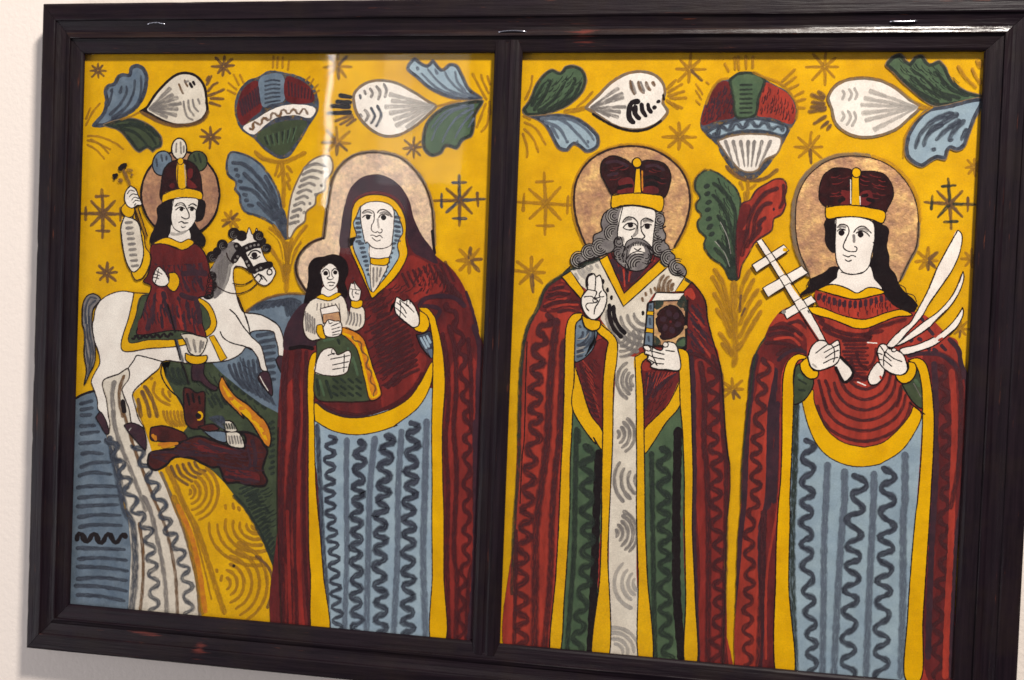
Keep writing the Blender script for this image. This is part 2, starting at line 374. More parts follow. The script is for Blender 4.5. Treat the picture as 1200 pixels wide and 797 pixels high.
for q in ('620 440', '630 470', '600 500', '620 530', '640 560', '650 590', '700 600'): stroke('F', 'b 835 495 ' + q, 1.7, 5)
strokes('E', 3, 'b 595 390 610 420 600 460', 'b 560 400 580 430 570 470', 'b 530 410 545 435 535 460'); strokes('S', 3, 'b 485 440 490 465', 'b 565 490 585 540 560 595', 'b 535 500 555 545 535 580')
strokes('E', 3, 'b 505 510 525 540 510 570', 'b 485 530 495 550', 'b 505 420 515 445')
strokes('K', 3.6, 'b 450 455 385 445', 'b 450 480 370 475', 'b 445 500 345 495', 'b 450 525 330 530'); strokes('U', 3, 'b 455 535 365 568', 'b 460 545 390 585', 'b 470 555 420 590')
# ---- tulip
film('tulip')
fill('S', 'px 275 123 280 106 291 94 303 90 315 83 333 85 350 89 366 99 373 115 373 130 364 145 351 167 338 184 328 186 312 177 297 162 283 152 277 140')
fill('M', 'px 278 124 283 108 292 98 302 95 307 127 296 138 284 147 279 138'); fill('C', 'px 304 93 315 87 331 88 333 118 318 122 309 126'); fill('M', 'px 336 90 350 93 363 102 369 115 366 120 336 118')
fill('W', 'px 285 150 300 140 318 129 338 123 366 125 370 129 364 138 345 135 322 139 303 154 298 158'); fill('N', 'px 301 160 322 145 345 141 360 143 349 164 336 180 328 182 314 174')
wave('U', 'px 292 150 310 141 330 132 362 131', 3, 12, 2.2)
for i in range(6): stroke('S', [(310, 96 + i * 5), (320, 94 + i * 5), (329, 95 + i * 4.6)], 2.0)
for i in range(6): stroke('O', [(310 + i * 7, 160 - i * 2), (314 + i * 6, 170 - i * 1)], 2.2); stroke('G', [(313 + i * 7, 158 - i * 2), (317 + i * 5, 172 - i)], 1.2)
for i in range(8): stroke('H', [(281 + i * 3, 118 - i * 2.4), (285 + i * 2.8, 136 - i * 2)], 1.8); stroke('H', [(338 + i * 4, 95 + i * 1.5), (339 + i * 3.6, 113 + i * 0.6)], 1.6)
strokes('T', 2.2, 'b 80 320 80 260', 'b 100 320 102 262', 'b 125 320 125 265', 'b 150 330 155 280', 'b 230 380 255 355', 'b 250 400 272 365', 'b 265 420 295 392', 'b 270 440 300 420', 'a 1105 440 1060 420', 'a 1110 420 1065 385', 'a 1120 400 1090 345', 'a 1140 390 1120 345')
strokes('T', 4.5, 'L2 520 110 580 165 680 195 760 195 840 165 925 120', 'L2 735 200 748 350 745 560'); strokes('T', 3, 'L2 705 215 680 310', 'L2 770 225 820 285', 'L2 740 260 700 320', 'L2 770 280 800 350', 'L2 775 340 800 420')
film('leaf')
motif('S', 'C', 'L2 330 118 440 132 560 200 650 310 720 450 740 560 782 700 785 797 740 797 660 690 540 625 450 595 405 530 398 460 362 412 370 360 308 300 298 205', 2.6)
strokes('S', 4.2, 'L2 340 205 440 220 560 330 640 450 720 600', 'L2 430 280 530 380 620 480 700 620', 'L2 400 400 500 420 600 520 690 640', 'L2 540 510 610 580 680 660', 'L2 600 300 660 420 700 520'); strokes('S', 4, 'L2 360 255 395 265', 'L2 390 345 430 355', 'L2 425 450 470 460', 'L2 440 495 480 500', 'L2 460 535 520 540', 'L2 370 300 410 310')
fill('S', 'L2 660 600 740 560 782 690 782 797 745 797 700 700')
film('leaf')
motif('J', 'I', 'L2 1040 145 1110 150 1140 230 1120 300 1080 340 1075 420 1010 460 1000 530 930 590 920 660 850 720 800 797 780 797 780 600 810 440 870 300 940 200', 2.0)
for i in range(10): stroke('E', P('L2 %d %d %d %d %d %d' % (900 - i * 13, 255 + i * 48, 990 - i * 16, 215 + i * 50, 1085 - i * 28, 235 + i * 50)), 3.2)
for i in range(5): stroke('E', P('L2 %d %d %d %d' % (1040 - i * 45, 370 + i * 70, 1045 - i * 45, 395 + i * 70)), 3)
film('grass_sprig'); stroke('T', 'L4 845 150 840 330 835 550', 8, 5)
strokes('T', 3.6, 'L4 700 40 770 120 815 260 830 420', 'L4 730 20 820 160 840 300', 'L4 1000 20 930 110 875 210 855 340', 'L4 950 150 890 260 855 400', 'L4 880 120 860 250', 'L4 690 180 750 260 800 350 820 470'); strokes('Y', 1.6, 'L4 690 60 790 160 820 330', 'L4 960 120 890 220 865 330')
# ---- hills
film('blue_hill'); fill('C', 'px 70 470 L5 60 640 150 598 210 585 250 640 L7 300 210 360 440 400 600 440 780 e 600 40 615 200 618 350 608 480 px 150 740 70 740', sharp=True)
for s in ('L5 85 690 200 660', 'L5 90 735 200 715', 'L7 90 45 190 40', 'L7 85 130 220 122', 'L7 90 190 250 170', 'L7 80 265 260 250', 'L7 95 350 160 335 280 345', 'L7 90 455 190 415 340 410', 'L7 75 520 180 490 350 505', 'L7 60 610 180 595 390 600', 'L7 70 690 200 675 400 672', 'L7 60 755 220 745 400 740',
  'e 360 38 450 25 570 28', 'e 365 85 430 72 575 75', 'e 355 180 460 182 590 188', 'e 360 232 460 226 600 238', 'e 355 268 470 270 605 288', 'e 355 325 470 318 600 332', 'e 345 356 470 360 600 382', 'e 355 398 470 405 590 428'): stroke('S', s, 4.4, 3.4)
wave('K', 'e 355 138 400 132 590 140', 5, 16, 3.4, 2.5); stroke('K', 'L5 60 645 120 610 210 585', 2)
film('white_hill'); fill('I', 'px 110 440 150 415 175 400 160 480 L7 600 160 700 470 760 600 830 790 e 860 100 920 330 945 520 px 160 735 150 735 e 615 200 600 20 L7 400 600 360 440 310 220', sharp=True)
stroke('S', 'L7 320 200 370 430 405 600 450 797 e 618 60 632 200 630 340 612 490', 7)
strokes('E', 4.6, 'L5 365 500 345 600 360 797', 'L7 345 0 370 150 430 330 500 500 570 680 610 797', 'M8 100 0 150 100 190 260 230 450 250 600 262 800'); strokes('U', 3.4, 'L5 440 460 405 560 400 660 430 797', 'L7 430 0 470 150 530 340 600 520 680 720 M8 230 150 280 320 320 550 332 800', 'M8 75 180 100 350 100 600 80 800'); stroke('K', 'L5 425 650 440 760', 4)
wave('S', 'L7 330 215 390 400 470 610 540 790 M8 115 200 155 360 170 560 175 800', 5.5, 21, 4, 0.5); wave('S', 'L7 530 260 600 430 680 620 750 797 M8 270 230 350 380 390 560 405 800', 5.5, 21, 4, 0.5)
film('yellow_hill'); fill('Y', 'L5 505 610 530 580 640 480 735 370 760 480 850 640 900 720 L8 370 0 400 130 300 300 450 380 600 480 690 570 800 720 860 797 M8 780 90 880 250 970 430 1015 600 1025 900 px 330 745 236 740 e 945 500 915 330 860 100 820 0 L7 760 600 690 460 600 150', sharp=True)
stroke('J', 'L7 720 480 790 640 850 797 e 860 100 918 320 935 510', 3); stroke('T', 'L7 770 440 860 640 930 797 M8 380 40 450 200 530 430 600 650 650 800', 5.5); stroke('T', 'M8 300 0 390 220 440 420 480 620 500 800', 6); stroke('T', 'M8 340 0 430 200 500 450 560 700', 2)
stroke('V', 'M8 330 60 420 260 470 460 520 790', 4)
strokes('U', 4.2, 'L5 590 540 650 640 700 797', 'L5 570 580 620 700 640 797', 'L5 545 640 570 797'); strokes('T', 3, 'L5 680 510 665 590 720 660 800 700', 'L5 740 560 740 610 800 670', 'L5 640 500 660 480', 'L5 780 580 800 640')
for i in range(6): stroke('T', P('L7 %d %d %d %d %d %d' % (740 + i * 28, 5, 760 + i * 26, 80, 820 + i * 18, 135)), 2.6)
for i in range(5): stroke('U', P('L7 %d %d %d %d %d %d' % (800 + i * 45, 430 - i * 8, 840 + i * 45, 520 - i * 14, 940 + i * 35, 590 - i * 28)), 3.2)
arcs('T', 'L7 930 640', [4, 9, 15, 22, 29, 36], -60, 75, 3.2); arcs('T', 'M8 860 200', [6, 12, 20, 28, 37, 46, 56], 75, 190, 3.4, 0.85); arcs('T', 'M8 640 590', [8, 16, 24, 33, 42, 51], -75, 70, 3.4); stroke('U', 'M8 850 405 930 470 965 560 960 660 930 760', 3)
strokes('T', 3, 'M8 650 60 655 100', 'M8 700 50 710 100', 'M8 735 75 750 110', 'M8 800 400 810 430', 'M8 590 490 600 520', 'M8 630 530 620 580'); blob('K', 'M8 708 472', 1.8)
film('green_hill'); fill('N', 'L5 735 365 800 355 900 365 L6 0 365 200 370 390 365 470 450 640 590 780 690 920 765 px 328 560 330 690 M8 970 430 880 250 780 90 L8 690 570 600 480 480 380 300 250 400 130 370 0 L5 900 740 850 640 760 480', sharp=True)
stroke('O', 'M8 700 0 780 80 880 250 960 420 1005 560', 4); hatch('O', 'L8 720 600 1000 610 1090 300 1095 600 M8 1000 60 1000 380 860 180 780 60', -25, 4, 13, 2.0); hatch('O', 'L6 230 520 420 420 560 560 760 720 900 790 L8 940 120 800 40', 60, 4.4, 12, 2.0)
stroke('K', 'L5 735 370 725 450 780 560 870 650 905 740', 1.4)
for i in range(16): stroke('O', P('M8 %d %d %d %d' % (775 + i * 14, 10 + i * 29, 860 + i * 10, -20 + i * 27)), 3)
for i in range(9): stroke('O', P('L8 %d %d %d %d' % (800 + i * 26, 620 + i * 22 if i < 8 else 780, 930 + i * 14, 560 + i * 30)), 2.6)
for i in range(4): stroke('O', P('L5 %d %d %d %d %d %d' % (770 + i * 40, 400, 790 + i * 42, 480, 860 + i * 30, 540)), 4)
for i in range(10): stroke('O', P('L8 %d %d %d %d' % (1030 + (i % 2) * 15, 110 + i * 44, 1080, 90 + i * 44)), 3)
for i in range(8): stroke('O', P('L6 %d %d %d %d' % (360 + i * 25, 640 - (i % 3) * 20, 400 + i * 25, 720 - (i % 3) * 25)), 3)
for i in range(6): stroke('O', P('L6 %d %d %d %d' % (500 + i * 55, 500 + i * 38, 540 + i * 55, 540 + i * 38)), 4)
film('dark_blue_hill'); fill('C', 'L4 530 705 600 640 700 590 850 560 990 570 1020 900 L6 960 300 910 760 780 690 640 590 470 450 390 365 500 340 600 200', sharp=True)
stroke('U', 'L4 520 705 600 645 700 590 850 560 990 565', 3)
for i in range(7): stroke('S', P('L4 %d %d %d %d %d %d' % (560 + i * 40, 690 - i * 6, 640 + i * 38, 640 - i * 6, 740 + i * 36, 625 + i * 2)), 4.2)
for i in range(5): stroke('S', P('L4 %d %d %d %d' % (820 + i * 30, 600 + i * 8, 850 + i * 28, 740)), 4)
for i in range(8): stroke('S', P('L6 %d %d %d %d %d %d' % (520 + i * 38, 375 - i * 8, 560 + i * 36, 470 + i * 10, 650 + i * 32, 570 + i * 18)), 3.4)
for i in range(8): stroke('S', P('L6 %d %d %d %d' % (730 + (i % 2) * 20, 160 + i * 50, 890, 130 + i * 52)), 4)
hatch('S', 'L6 520 350 640 300 760 430 880 560 890 730 700 600', 62, 4, 14, 2.0)
film('beast_tail'); fill('V', 'L6 470 470 445 540 475 630 560 720 640 797 L8 820 20 900 110 950 190 1000 270 1035 290 1050 220 1025 120 965 45 L6 780 797 680 700 560 610', 'K', 1.6)
fill('Y', 'L6 475 540 560 640 690 760 L8 900 60 980 140 1020 240 1000 230 930 120 L6 640 770 540 670')
strokes('V', 3, 'L6 520 640 560 650', 'L6 600 720 650 720', 'L8 900 60 930 80', 'L8 960 120 990 130', 'L8 985 190 1010 180')
# ---- beast under the horse
BEAST = film('beast')
fill('Mb', 'L8 90 400 110 340 200 315 300 300 340 262 420 222 500 208 600 240 720 280 840 300 845 200 790 175 880 180 960 220 1000 280 1022 320 1000 400 985 470 1020 550 1000 590 900 590 800 565 700 565 670 500 645 445 600 450 500 410 440 380 300 370 220 440 150 470 100 440', 'K', 1.8)
fill('Mb', 'L8 115 140 200 125 300 150 380 190 400 230 330 250 180 245 115 230', 'K', 1.6); fill('M', 'L8 700 480 800 470 950 500 960 560 800 540 700 545'); fill('M', 'L8 450 260 600 270 800 330 700 340 500 320')
hatch('H', 'L8 150 340 420 240 700 290 960 260 980 560 700 540 640 430 420 360 180 430', 10, 3.2, 14, 1.6)
strokes('H', 2, 'L8 110 340 240 330 400 350 640 360', 'L8 650 430 880 450 870 300', 'L8 120 360 200 390 250 410', 'L8 680 520 960 560'); strokes('H', 3, 'L8 480 240 620 300 820 340', 'L8 320 330 460 330', 'L8 900 230 930 350 920 450')
strokes('V', 2.4, 'L8 125 190 140 215 160 240', 'L8 150 200 150 240', 'L8 170 270 330 262'); fill('V', 'L8 190 265 320 258 300 280 200 295')
film('wing', BEAST); fill('C', 'L8 520 160 600 165 700 180 700 252 600 225', 'K', 1.4); fill('I', 'L8 700 175 800 180 840 292 720 272', 'K', 1.4); fill('I', 'L8 660 90 740 92 785 165 700 165', 'K', 1.4); fill('S', 'L8 570 60 680 55 690 150 620 110')
for i in range(5): stroke('E', P('L8 %d 200 %d 270' % (720 + i * 22, 735 + i * 22)), 2); stroke('O', P('L8 %d 105 %d 155' % (680 + i * 20, 700 + i * 18)), 2)
film('head', BEAST); fill('Mb', 'L5 905 560 950 565 1000 600 1060 590 1068 700 L7 1065 60 1060 130 980 150 925 110 905 0', 'K', 1.6); fill('Mb', 'L8 480 135 600 112 645 150 560 168', 'K', 1.4)
arcs('Y', 'L8 487 50', [4.6], -100, 110, 1.7); blob('K', 'L8 482 45', 3); strokes('K', 2, 'L5 930 600 950 700', 'L5 1020 620 1030 690', 'L5 970 600 985 680')
# ---- horse
HORSE = film('horse')
hp = P('L3 205 760 215 690 260 610 340 560 430 540 520 552 640 560 L4 200 560 240 480 235 400 280 320 340 230 400 160 470 120 525 100 548 45 575 100 590 95 605 50 622 90 640 130 640 190 660 260 690 310 735 350 755 395 740 430 720 465 680 495 640 490 600 455 570 400 540 370 440 350 425 430 440 520 470 640 500 700 530 710 640 725 760 790 L6 860 40 910 80 940 150 955 250 955 320 915 310 905 240 885 170 870 125 700 125 690 150 740 200 770 230 790 290 810 380 822 435 780 420 750 330 700 260 660 245 620 290 560 330 480 355 350 365 200 370 L5 880 360 740 355 710 410 640 470 520 580 505 620 530 720 550 797 L7 575 80 597 150 540 130 500 105 480 0 L5 490 780 430 600 425 570 480 480 470 410 400 450 280 500 270 540 300 650 320 797 L7 328 100 318 185 300 120 270 40 240 0 L5 235 720 230 650 200 560 185 510 215 440 250 370 240 280 205 180 195 60')
fill('W', hp); stroke('L', hp + hp[:1], 1.3, caps=False)
strokes('K', 1.4, 'L5 740 358 640 330 535 312 520 340 470 410', 'L6 455 120 480 170 540 210 650 240 700 265', 'L6 580 0 640 90 690 150', 'L6 655 0 680 90 690 150', 'L4 395 680 450 730 490 797', 'L4 540 797 500 680 460 580', 'L4 760 790 640 725 530 710')
film('hoof', HORSE); fill('H', 'L7 218 60 255 20 300 90 320 185 300 190 260 130', 'K', 1.2)
film('hoof', HORSE); fill('H', 'L7 438 120 500 102 592 150 605 312 540 250 470 170', 'K', 1.2); stroke('F', 'L7 478 165 495 140', 1.5)
film('hoof', HORSE); fill('H', 'L6 790 432 830 440 860 622 800 560 750 480 768 447', 'K', 1.2); stroke('W', 'L6 765 470 790 520 830 585', 1)
film('hoof', HORSE); fill('H', 'L6 888 345 918 312 962 335 972 495 930 440', 'K', 1.2)
film('tail', HORSE); fill('Z', 'L3 115 797 120 640 150 580 200 560 255 600 200 680 190 797 L5 192 100 215 250 210 370 175 440 130 535 147 430 130 300 132 120', 'K', 1.4)
strokes('S', 2, 'L3 140 797 145 650 180 590 230 600', 'L3 165 797 170 660 220 610', 'L5 150 0 155 150 180 280 160 470', 'L5 170 0 172 120 200 300 180 420', 'L5 130 100 145 250 165 380'); strokes('F', 1, 'L3 155 797 160 640 200 590', 'L5 145 180 170 330')
film('mane', HORSE); fill('Z', 'L4 380 170 445 160 455 230 420 310 400 420 370 500 320 570 275 600 262 520 240 420 280 320')
for i in range(7): stroke('E', P('L4 %d %d %d %d %d %d' % (300 + i * 20, 330 - i * 22, 290 + i * 22, 430 - i * 25, 310 + i * 16, 540 - i * 34)), 2)
strokes('F', 3, 'L4 400 330 380 440 330 560', 'L4 440 250 410 350')
for c, r in (('430 90', 7), ('490 110', 6.5), ('340 180', 6.5), ('300 230', 5), ('260 270', 6.5), ('620 110', 6.5), ('650 150', 5), ('685 205', 5.5), ('250 430', 7), ('250 500', 7.5), ('230 560', 7)): blob('K', 'L4 ' + c, r)
for c, r in (('430 100', 4), ('345 190', 4), ('268 280', 4), ('630 115', 4), ('675 205', 3.4), ('270 430', 5), ('265 500', 5), ('255 560', 4)): arcs('E', 'L4 ' + c, [r * .5, r], 20, 280, 0.7)
film('bridle', HORSE)
for s, w in (('L4 422 320 460 255 530 205 600 180 650 175', 6), ('L4 435 165 490 235 540 320 580 395', 5), ('L4 572 400 600 370 660 345 735 330', 6)): stroke('K', s, w)
for c in ('440 300', '460 270', '530 205', '560 190', '590 183', '620 180', '450 190', '530 310', '545 340', '610 375', '640 360'): blob('E', 'L4 ' + c, 1.5)
strokes('L', 1.4, 'L4 280 490 360 540 450 560 550 530 620 470', 'L4 420 480 500 490 580 450', 'L4 370 240 390 290 430 330', 'L4 440 345 500 355 560 400'); stroke('K', 'L4 540 265 570 230 610 225 640 245', 1.6); eye('L4 590 260', 3.6); stroke('K', 'L4 555 275 590 290 635 265', 1.2); blob('W', 'L4 708 392', 3, 3.4, 'K', 1.4); strokes('K', 1.3, 'L4 590 440 620 410 650 420 690 465', 'L4 625 470 650 430', 'L4 620 400 655 450')
# ---- saddle cloth and rider
film('saddle_cloth'); fill('Y', 'L3 518 553 640 560 1000 590 1030 595 1100 640 1145 720 1160 797 L5 1160 60 1130 130 1080 165 900 230 640 255 425 266 480 0 500 -90', 'L', 1.4)
fill('N', 'L3 575 575 900 580 1020 625 1090 700 1112 797 L5 1110 50 1080 110 890 180 640 188 478 205 530 0', 'L', 1); wave('K', 'L5 500 170 640 160 820 150', 2, 8, 2)
film('girth_strap'); fill('Y', 'L6 370 165 408 150 510 330 460 356', 'L', 1.2, sharp=True)
RIDER = film('rider')
fill('M', 'L3 650 180 740 170 895 218 985 170 1050 220 1090 300 1110 400 1130 460 1120 560 1010 600 1040 700 1050 797 L5 1075 165 950 130 820 115 540 142 560 60 L3 620 600 650 500 590 465 620 420 650 300', 'K', 1.3)
fill('R', 'L3 700 520 760 540 800 700 L5 790 90 740 100 700 0'); fill('M', 'L5 560 30 700 0 690 110 560 130')
strokes('H', 4, 'L3 920 220 940 330 1000 390 1090 400', 'L3 740 540 780 680 820 797', 'L3 1000 600 1020 700 1030 797', 'L3 880 410 980 400 1090 410', 'L3 870 560 940 590 1020 600', 'L5 820 0 835 110', 'L5 640 20 620 120'); strokes('H', 2.4, 'L3 680 560 660 797', 'L3 860 580 880 797', 'L3 930 620 960 797', 'L5 730 0 740 100', 'L5 900 0 920 120', 'L5 980 0 1000 140', 'L3 700 200 690 340', 'L3 800 220 790 350', 'L3 1000 250 1050 380', 'L3 900 450 950 550', 'L3 1000 420 1060 540')
strokes('R', 2.2, 'L3 730 330 700 230', 'L3 850 610 900 797', 'L3 770 600 800 660', 'L5 860 10 900 110', 'L5 960 20 1020 150')
for i in range(5): arcs('K', 'L3 %d %d' % (1125 - i * 6, 420 + i * 40), [2.5, 4.5], 150, 400, 1.0)
hatch('H', 'L3 690 230 980 220 1080 380 1000 560 860 540 700 420', 70, 4, 14, 1.8); hatch('H', 'L3 660 540 980 620 1040 797 L5 1040 130 820 100 570 120', 82, 4, 16, 1.8)
film('halo', RIDER); blob('B2', 'L1 880 450', 46, 50, 'K', 1.8)
on(RIDER); fill('M', 'L3 655 190 740 175 895 222 985 180 1050 230 1075 300 900 330 680 320')
film('plume', RIDER); blob('C', 'L1 738 210', 11.3, 14.5, 'K', 1.4, 0.2); blob('N', 'L1 1012 195', 11.5, 12, 'K', 1.4)
blob('I', 'L1 870 98', 8.8, 12.4, 'K', 1.6); strokes('E', 1.8, 'L1 850 50 845 130', 'L1 880 40 885 140', 'L1 905 70 905 130'); strokes('S', 2, 'L1 690 170 700 240', 'L1 730 140 740 200', 'L1 770 150 770 190'); strokes('O', 2, 'L1 980 140 1000 200', 'L1 1020 130 1040 210')
film('hat', RIDER); fill('X', 'L1 730 500 735 330 762 240 820 195 870 185 930 188 990 222 1030 290 1045 400 1045 480', 'K', 1.4); strokes('M', 4, 'L1 800 400 830 370', 'L1 960 250 950 330'); fill('M', 'L1 930 330 1000 380 1010 400 940 395')
fill('Y', 'L1 742 455 820 420 920 405 1045 440 1045 490 960 478 850 480 740 517', 'L', 1.2); fill('Y', 'L1 860 205 905 205 918 402 870 405', 'L', 1); blob('Y', 'L1 880 195', 3.5, 4, 'L', 1); stroke('F', 'L1 912 220 922 390', 1.4)
film('hair', RIDER); fill('K', 'L1 830 485 740 515 695 560 700 640 670 720 640 797 L3 640 130 650 175 720 160 790 125 815 40 L1 812 600'); fill('K', 'L1 1015 488 1070 505 1075 560 1050 650 1005 668 985 640'); fill('K', 'L3 990 0 945 55 955 120 1000 170 1060 195 1080 150 1050 90 1010 40')
film('face', RIDER); fill('W', 'L3 815 20 800 90 785 125 880 158 955 135 945 60 900 0'); fill('W', 'L1 830 488 930 478 1015 492 1017 530 1000 590 1000 640 975 690 930 735 880 745 830 715 808 650 815 560', 'K', 1)
stroke('F', 'L3 800 90 850 100 930 70', 3); strokes('K', 1.3, 'L1 835 548 860 522 900 522 925 560 945 600 945 635 915 642 885 625', 'L1 940 545 975 525 1008 545', 'L1 863 672 890 663 908 675 942 672', 'L1 885 700 900 712 920 700', 'L1 840 575 880 550 915 565', 'L1 935 560 970 550 1000 575'); eye('L1 888 568', 2.4); eye('L1 968 568', 2.3); stroke('E', 'L1 845 545 880 532 915 545', 1.6)
film('collar', RIDER); fill('Y', 'L3 655 175 740 130 790 125 880 160 945 135 985 160 960 190 895 220 830 195 740 172', 'L', 1.3)
film('sleeve', RIDER); fill('Y', 'L3 500 400 530 452 580 440 640 335 642 250 610 200 590 60 540 0 L1 520 590', 'L', 1.3)
fill('I', 'L1 445 620 418 700 L3 418 20 420 100 440 240 470 340 512 392 560 360 592 260 580 130 545 0 L1 525 640', 'K', 1.4)
for i in range(9): stroke('E', P('L3 %d %d %d %d' % (445 + i * 6, 30 + i * 42 - 20, 510 + i * 6, 24 + i * 42 - 20)), 3)
film('hand', RIDER); fill('Y', 'L1 450 520 420 560 430 600 480 632 515 610 518 555', 'L', 1.2); fill('W', 'L1 490 385 530 410 555 470 578 532 540 540 500 560 460 532 445 470 460 420', 'K', 1.3)
strokes('K', 1.1, 'L1 465 450 490 420 525 430', 'L1 480 475 505 450 545 455', 'L1 500 500 520 475 560 485', 'L1 510 520 530 500 565 505', 'L1 520 540 535 520')
film('hand', RIDER); fill('Y', 'L3 790 400 840 398 872 450 865 500 830 542 778 500 792 450', 'L', 1.3); fill('W', 'L3 665 430 690 370 710 350 740 370 780 430 790 470 760 500 700 495 665 460', 'K', 1.2)
strokes('K', 1, 'L3 665 405 720 420', 'L3 668 430 715 445', 'L3 690 380 740 410', 'L3 710 365 695 450', 'L3 690 450 680 490')
film('lance', RIDER); strokes('T', 2.6, 'L1 535 560 620 797'); strokes('K', 1.2, 'L1 525 560 605 797', 'L1 550 555 625 780'); film('lance_head', RIDER); stroke('U', 'L1 435 255 490 385', 3.4); strokes('K', 3.6, 'L1 405 245 460 218', 'L1 350 310 395 300', 'L1 360 320 375 330'); strokes('U', 3.4, 'L1 400 330 430 355', 'L1 460 260 510 270', 'L1 500 290 505 310', 'L1 395 355 400 350'); blob('K', 'L1 415 250', 3); blob('K', 'L1 450 225', 2.6)
film('lance', RIDER); strokes('S', 3.2, 'L5 845 185 900 360'); strokes('K', 1.6, 'L5 780 -90 840 130', 'L5 885 360 920 440 942 530', 'L5 835 180 880 345')
film('boot', RIDER); fill('I', 'L5 880 145 920 210 950 285 1000 312 1040 300 1078 230 1085 178 1030 160 950 140', 'K', 1.2); strokes('E', 2.6, 'L5 920 170 960 280', 'L5 980 180 1000 290', 'L5 1040 190 1030 290', 'L5 1060 200 1050 260')
fill('H', 'L5 972 375 1062 375 1062 450 1110 520 1168 562 1150 582 1080 550 1030 510 975 500', 'K', 1.2); fill('Y', 'L5 920 290 960 308 1050 312 1085 310 1082 350 1040 375 960 372 920 340', 'K', 1.3)
# ---- mother and child
MOTHER = film('mother_figure')
on(film('halo', MOTHER)); fill('P', 'L4 1010 560 960 490 925 400 925 320 960 240 1030 170 1130 135 M1 270 735 285 600 310 420 345 260 410 160 500 90 620 62 740 68 860 105 960 190 1040 300 1090 430 1110 560 1120 797 M4 600 200 M3 700 100 400 350 200 400')
stroke('J', 'L4 1005 555 955 490 920 400 920 320 955 240 1030 168 1125 130 M1 262 738', 4); stroke('J', 'M1 265 738 280 600 305 420 340 255 405 155 500 85 620 56 740 62 865 100 965 185 1048 300 1098 430 1118 560 1126 797', 4)
stroke('L', 'M1 265 738 280 600 305 420 340 255 405 155 500 85 620 60 740 66 865 104 965 189 1044 300 1094 430 1114 560 1120 797', 1.6); stroke('K', 'M1 1110 660 1122 797 M4 598 190', 2.4); stroke('L', 'L4 1000 545 955 480 917 400 917 320 950 240 1025 168 1125 128', 2)
on(MOTHER); fill('M', 'M1 395 797 400 640 430 470 480 330 560 255 660 230 750 245 850 310 930 430 970 580 1040 720 1100 797 M4 600 190 740 310 830 450 880 600 940 797 px 575 430 575 775 331 760 327 600 326 500 330 440 335 400 345 372 M3 190 490 300 380 400 300')
fill('R', 'M4 400 200 500 230 640 330 720 430 640 480 500 520 440 560 380 500 200 440 300 380'); fill('R', 'M4 330 500 280 520 260 600 300 690 400 750 300 740 230 640')
fill('R', 'M5 800 460 960 380 1080 220 1130 260 1080 430 960 580 800 660'); fill('R', 'px 333 460 350 440 356 480 352 560 354 660 352 738 338 736 333 600'); fill('R', 'px 523 470 535 420 556 420 558 560 556 752 530 748 524 600')
# hood shade and folds
fill('H', 'M1 395 797 400 640 430 470 480 330 560 255 660 230 750 245 850 310 930 430 970 580 1040 720 1100 797 M4 600 190 620 260 520 220 430 170 380 60 M1 905 797 905 600 870 500 800 420 700 390 600 395 520 440 490 500 475 640 462 797'); fill('M', 'M1 480 500 510 420 600 370 720 365 840 420 900 520 880 500 800 415 700 388 600 393 520 438')
fill('H', 'M3 190 490 330 480 540 380 560 300 620 420 560 520 400 640 300 797 M5 285 150 240 180 180 170 30 200 20 100 M3 60 640'); fill('M', 'M3 540 320 640 330 690 440 640 600 560 520')
for i in range(9): stroke('D', P('M4 %d %d %d %d' % (340 + i * 42, 330 - i * 14 + (i > 5) * 20, 400 + i * 44, 450 - i * 6)), 2.8)
for i in range(9): stroke('D', P('M4 %d %d %d %d %d %d' % (620 + i * 22, 300 + i * 24, 660 + i * 19, 380 + i * 22, 680 + i * 20, 470 + i * 16)), 3)
for i in range(13): stroke('D', P('M5 %d %d %d %d %d %d' % (690 + i * 10, 40 + i * 36 if i < 11 else 420 + i * 6, 820 + i * 12, -30 + i * 36, 960 + i * 10, -110 + i * 38)), 3.6)
for i in range(5): stroke('D', P('M3 %d %d %d %d' % (650 + i * 30, 480 + i * 45, 800 + i * 16, 400 + i * 58)), 3.6)
hatch('D', 'M3 560 560 700 440 900 330 1080 300 1100 430 900 440 880 640 1000 780 M5 1060 150 1080 250 960 420 800 520 700 330 640 100 M3 640 680', -38, 3.6, 15, 2.0)
hatch('D', 'M4 520 230 640 320 760 420 850 560 870 700 800 600 640 500 500 520 440 460 400 320', -75, 3.6, 13, 2.0)
hatch('R', 'M4 420 330 640 360 700 470 500 500', -70, 5, 12, 1.4)
stroke('D', 'M5 270 600 380 660 520 700 640 705 780 670 920 600 1030 500 1110 370', 4.5); stroke('H', 'M5 265 610 400 690 560 725 700 712', 2.6)
stroke('H', 'M4 470 595 520 535 640 512 760 530 840 600', 3.6); stroke('H', 'M4 600 700 640 620 560 590 500 590', 3); wave('D', 'M4 700 560 760 700 M6 720 60 740 200 755 400 770 600 790 797 M7 1090 60 1085 400 1080 797 f 970 300 960 620', 3.6, 26, 4.2); stroke('H', 'M6 830 0 880 180 870 420 865 797', 4); stroke('D', 'M6 640 0 690 200 700 500 680 797 M7 1025 300 1010 797 f 940 300 935 620', 5); stroke('D', 'M6 590 60 630 300 640 550 625 797 M7 960 100 975 400 970 797 f 900 0 905 610', 4.5); stroke('D', 'M6 790 100 815 400 820 797 M7 1130 100 1130 400 1130 797 f 1000 300 985 620', 4.5)
stroke('H', 'M7 1150 0 1150 797 f 1030 0 1010 620', 9); stroke('H', 'M4 840 470 890 620 935 797', 2.4)
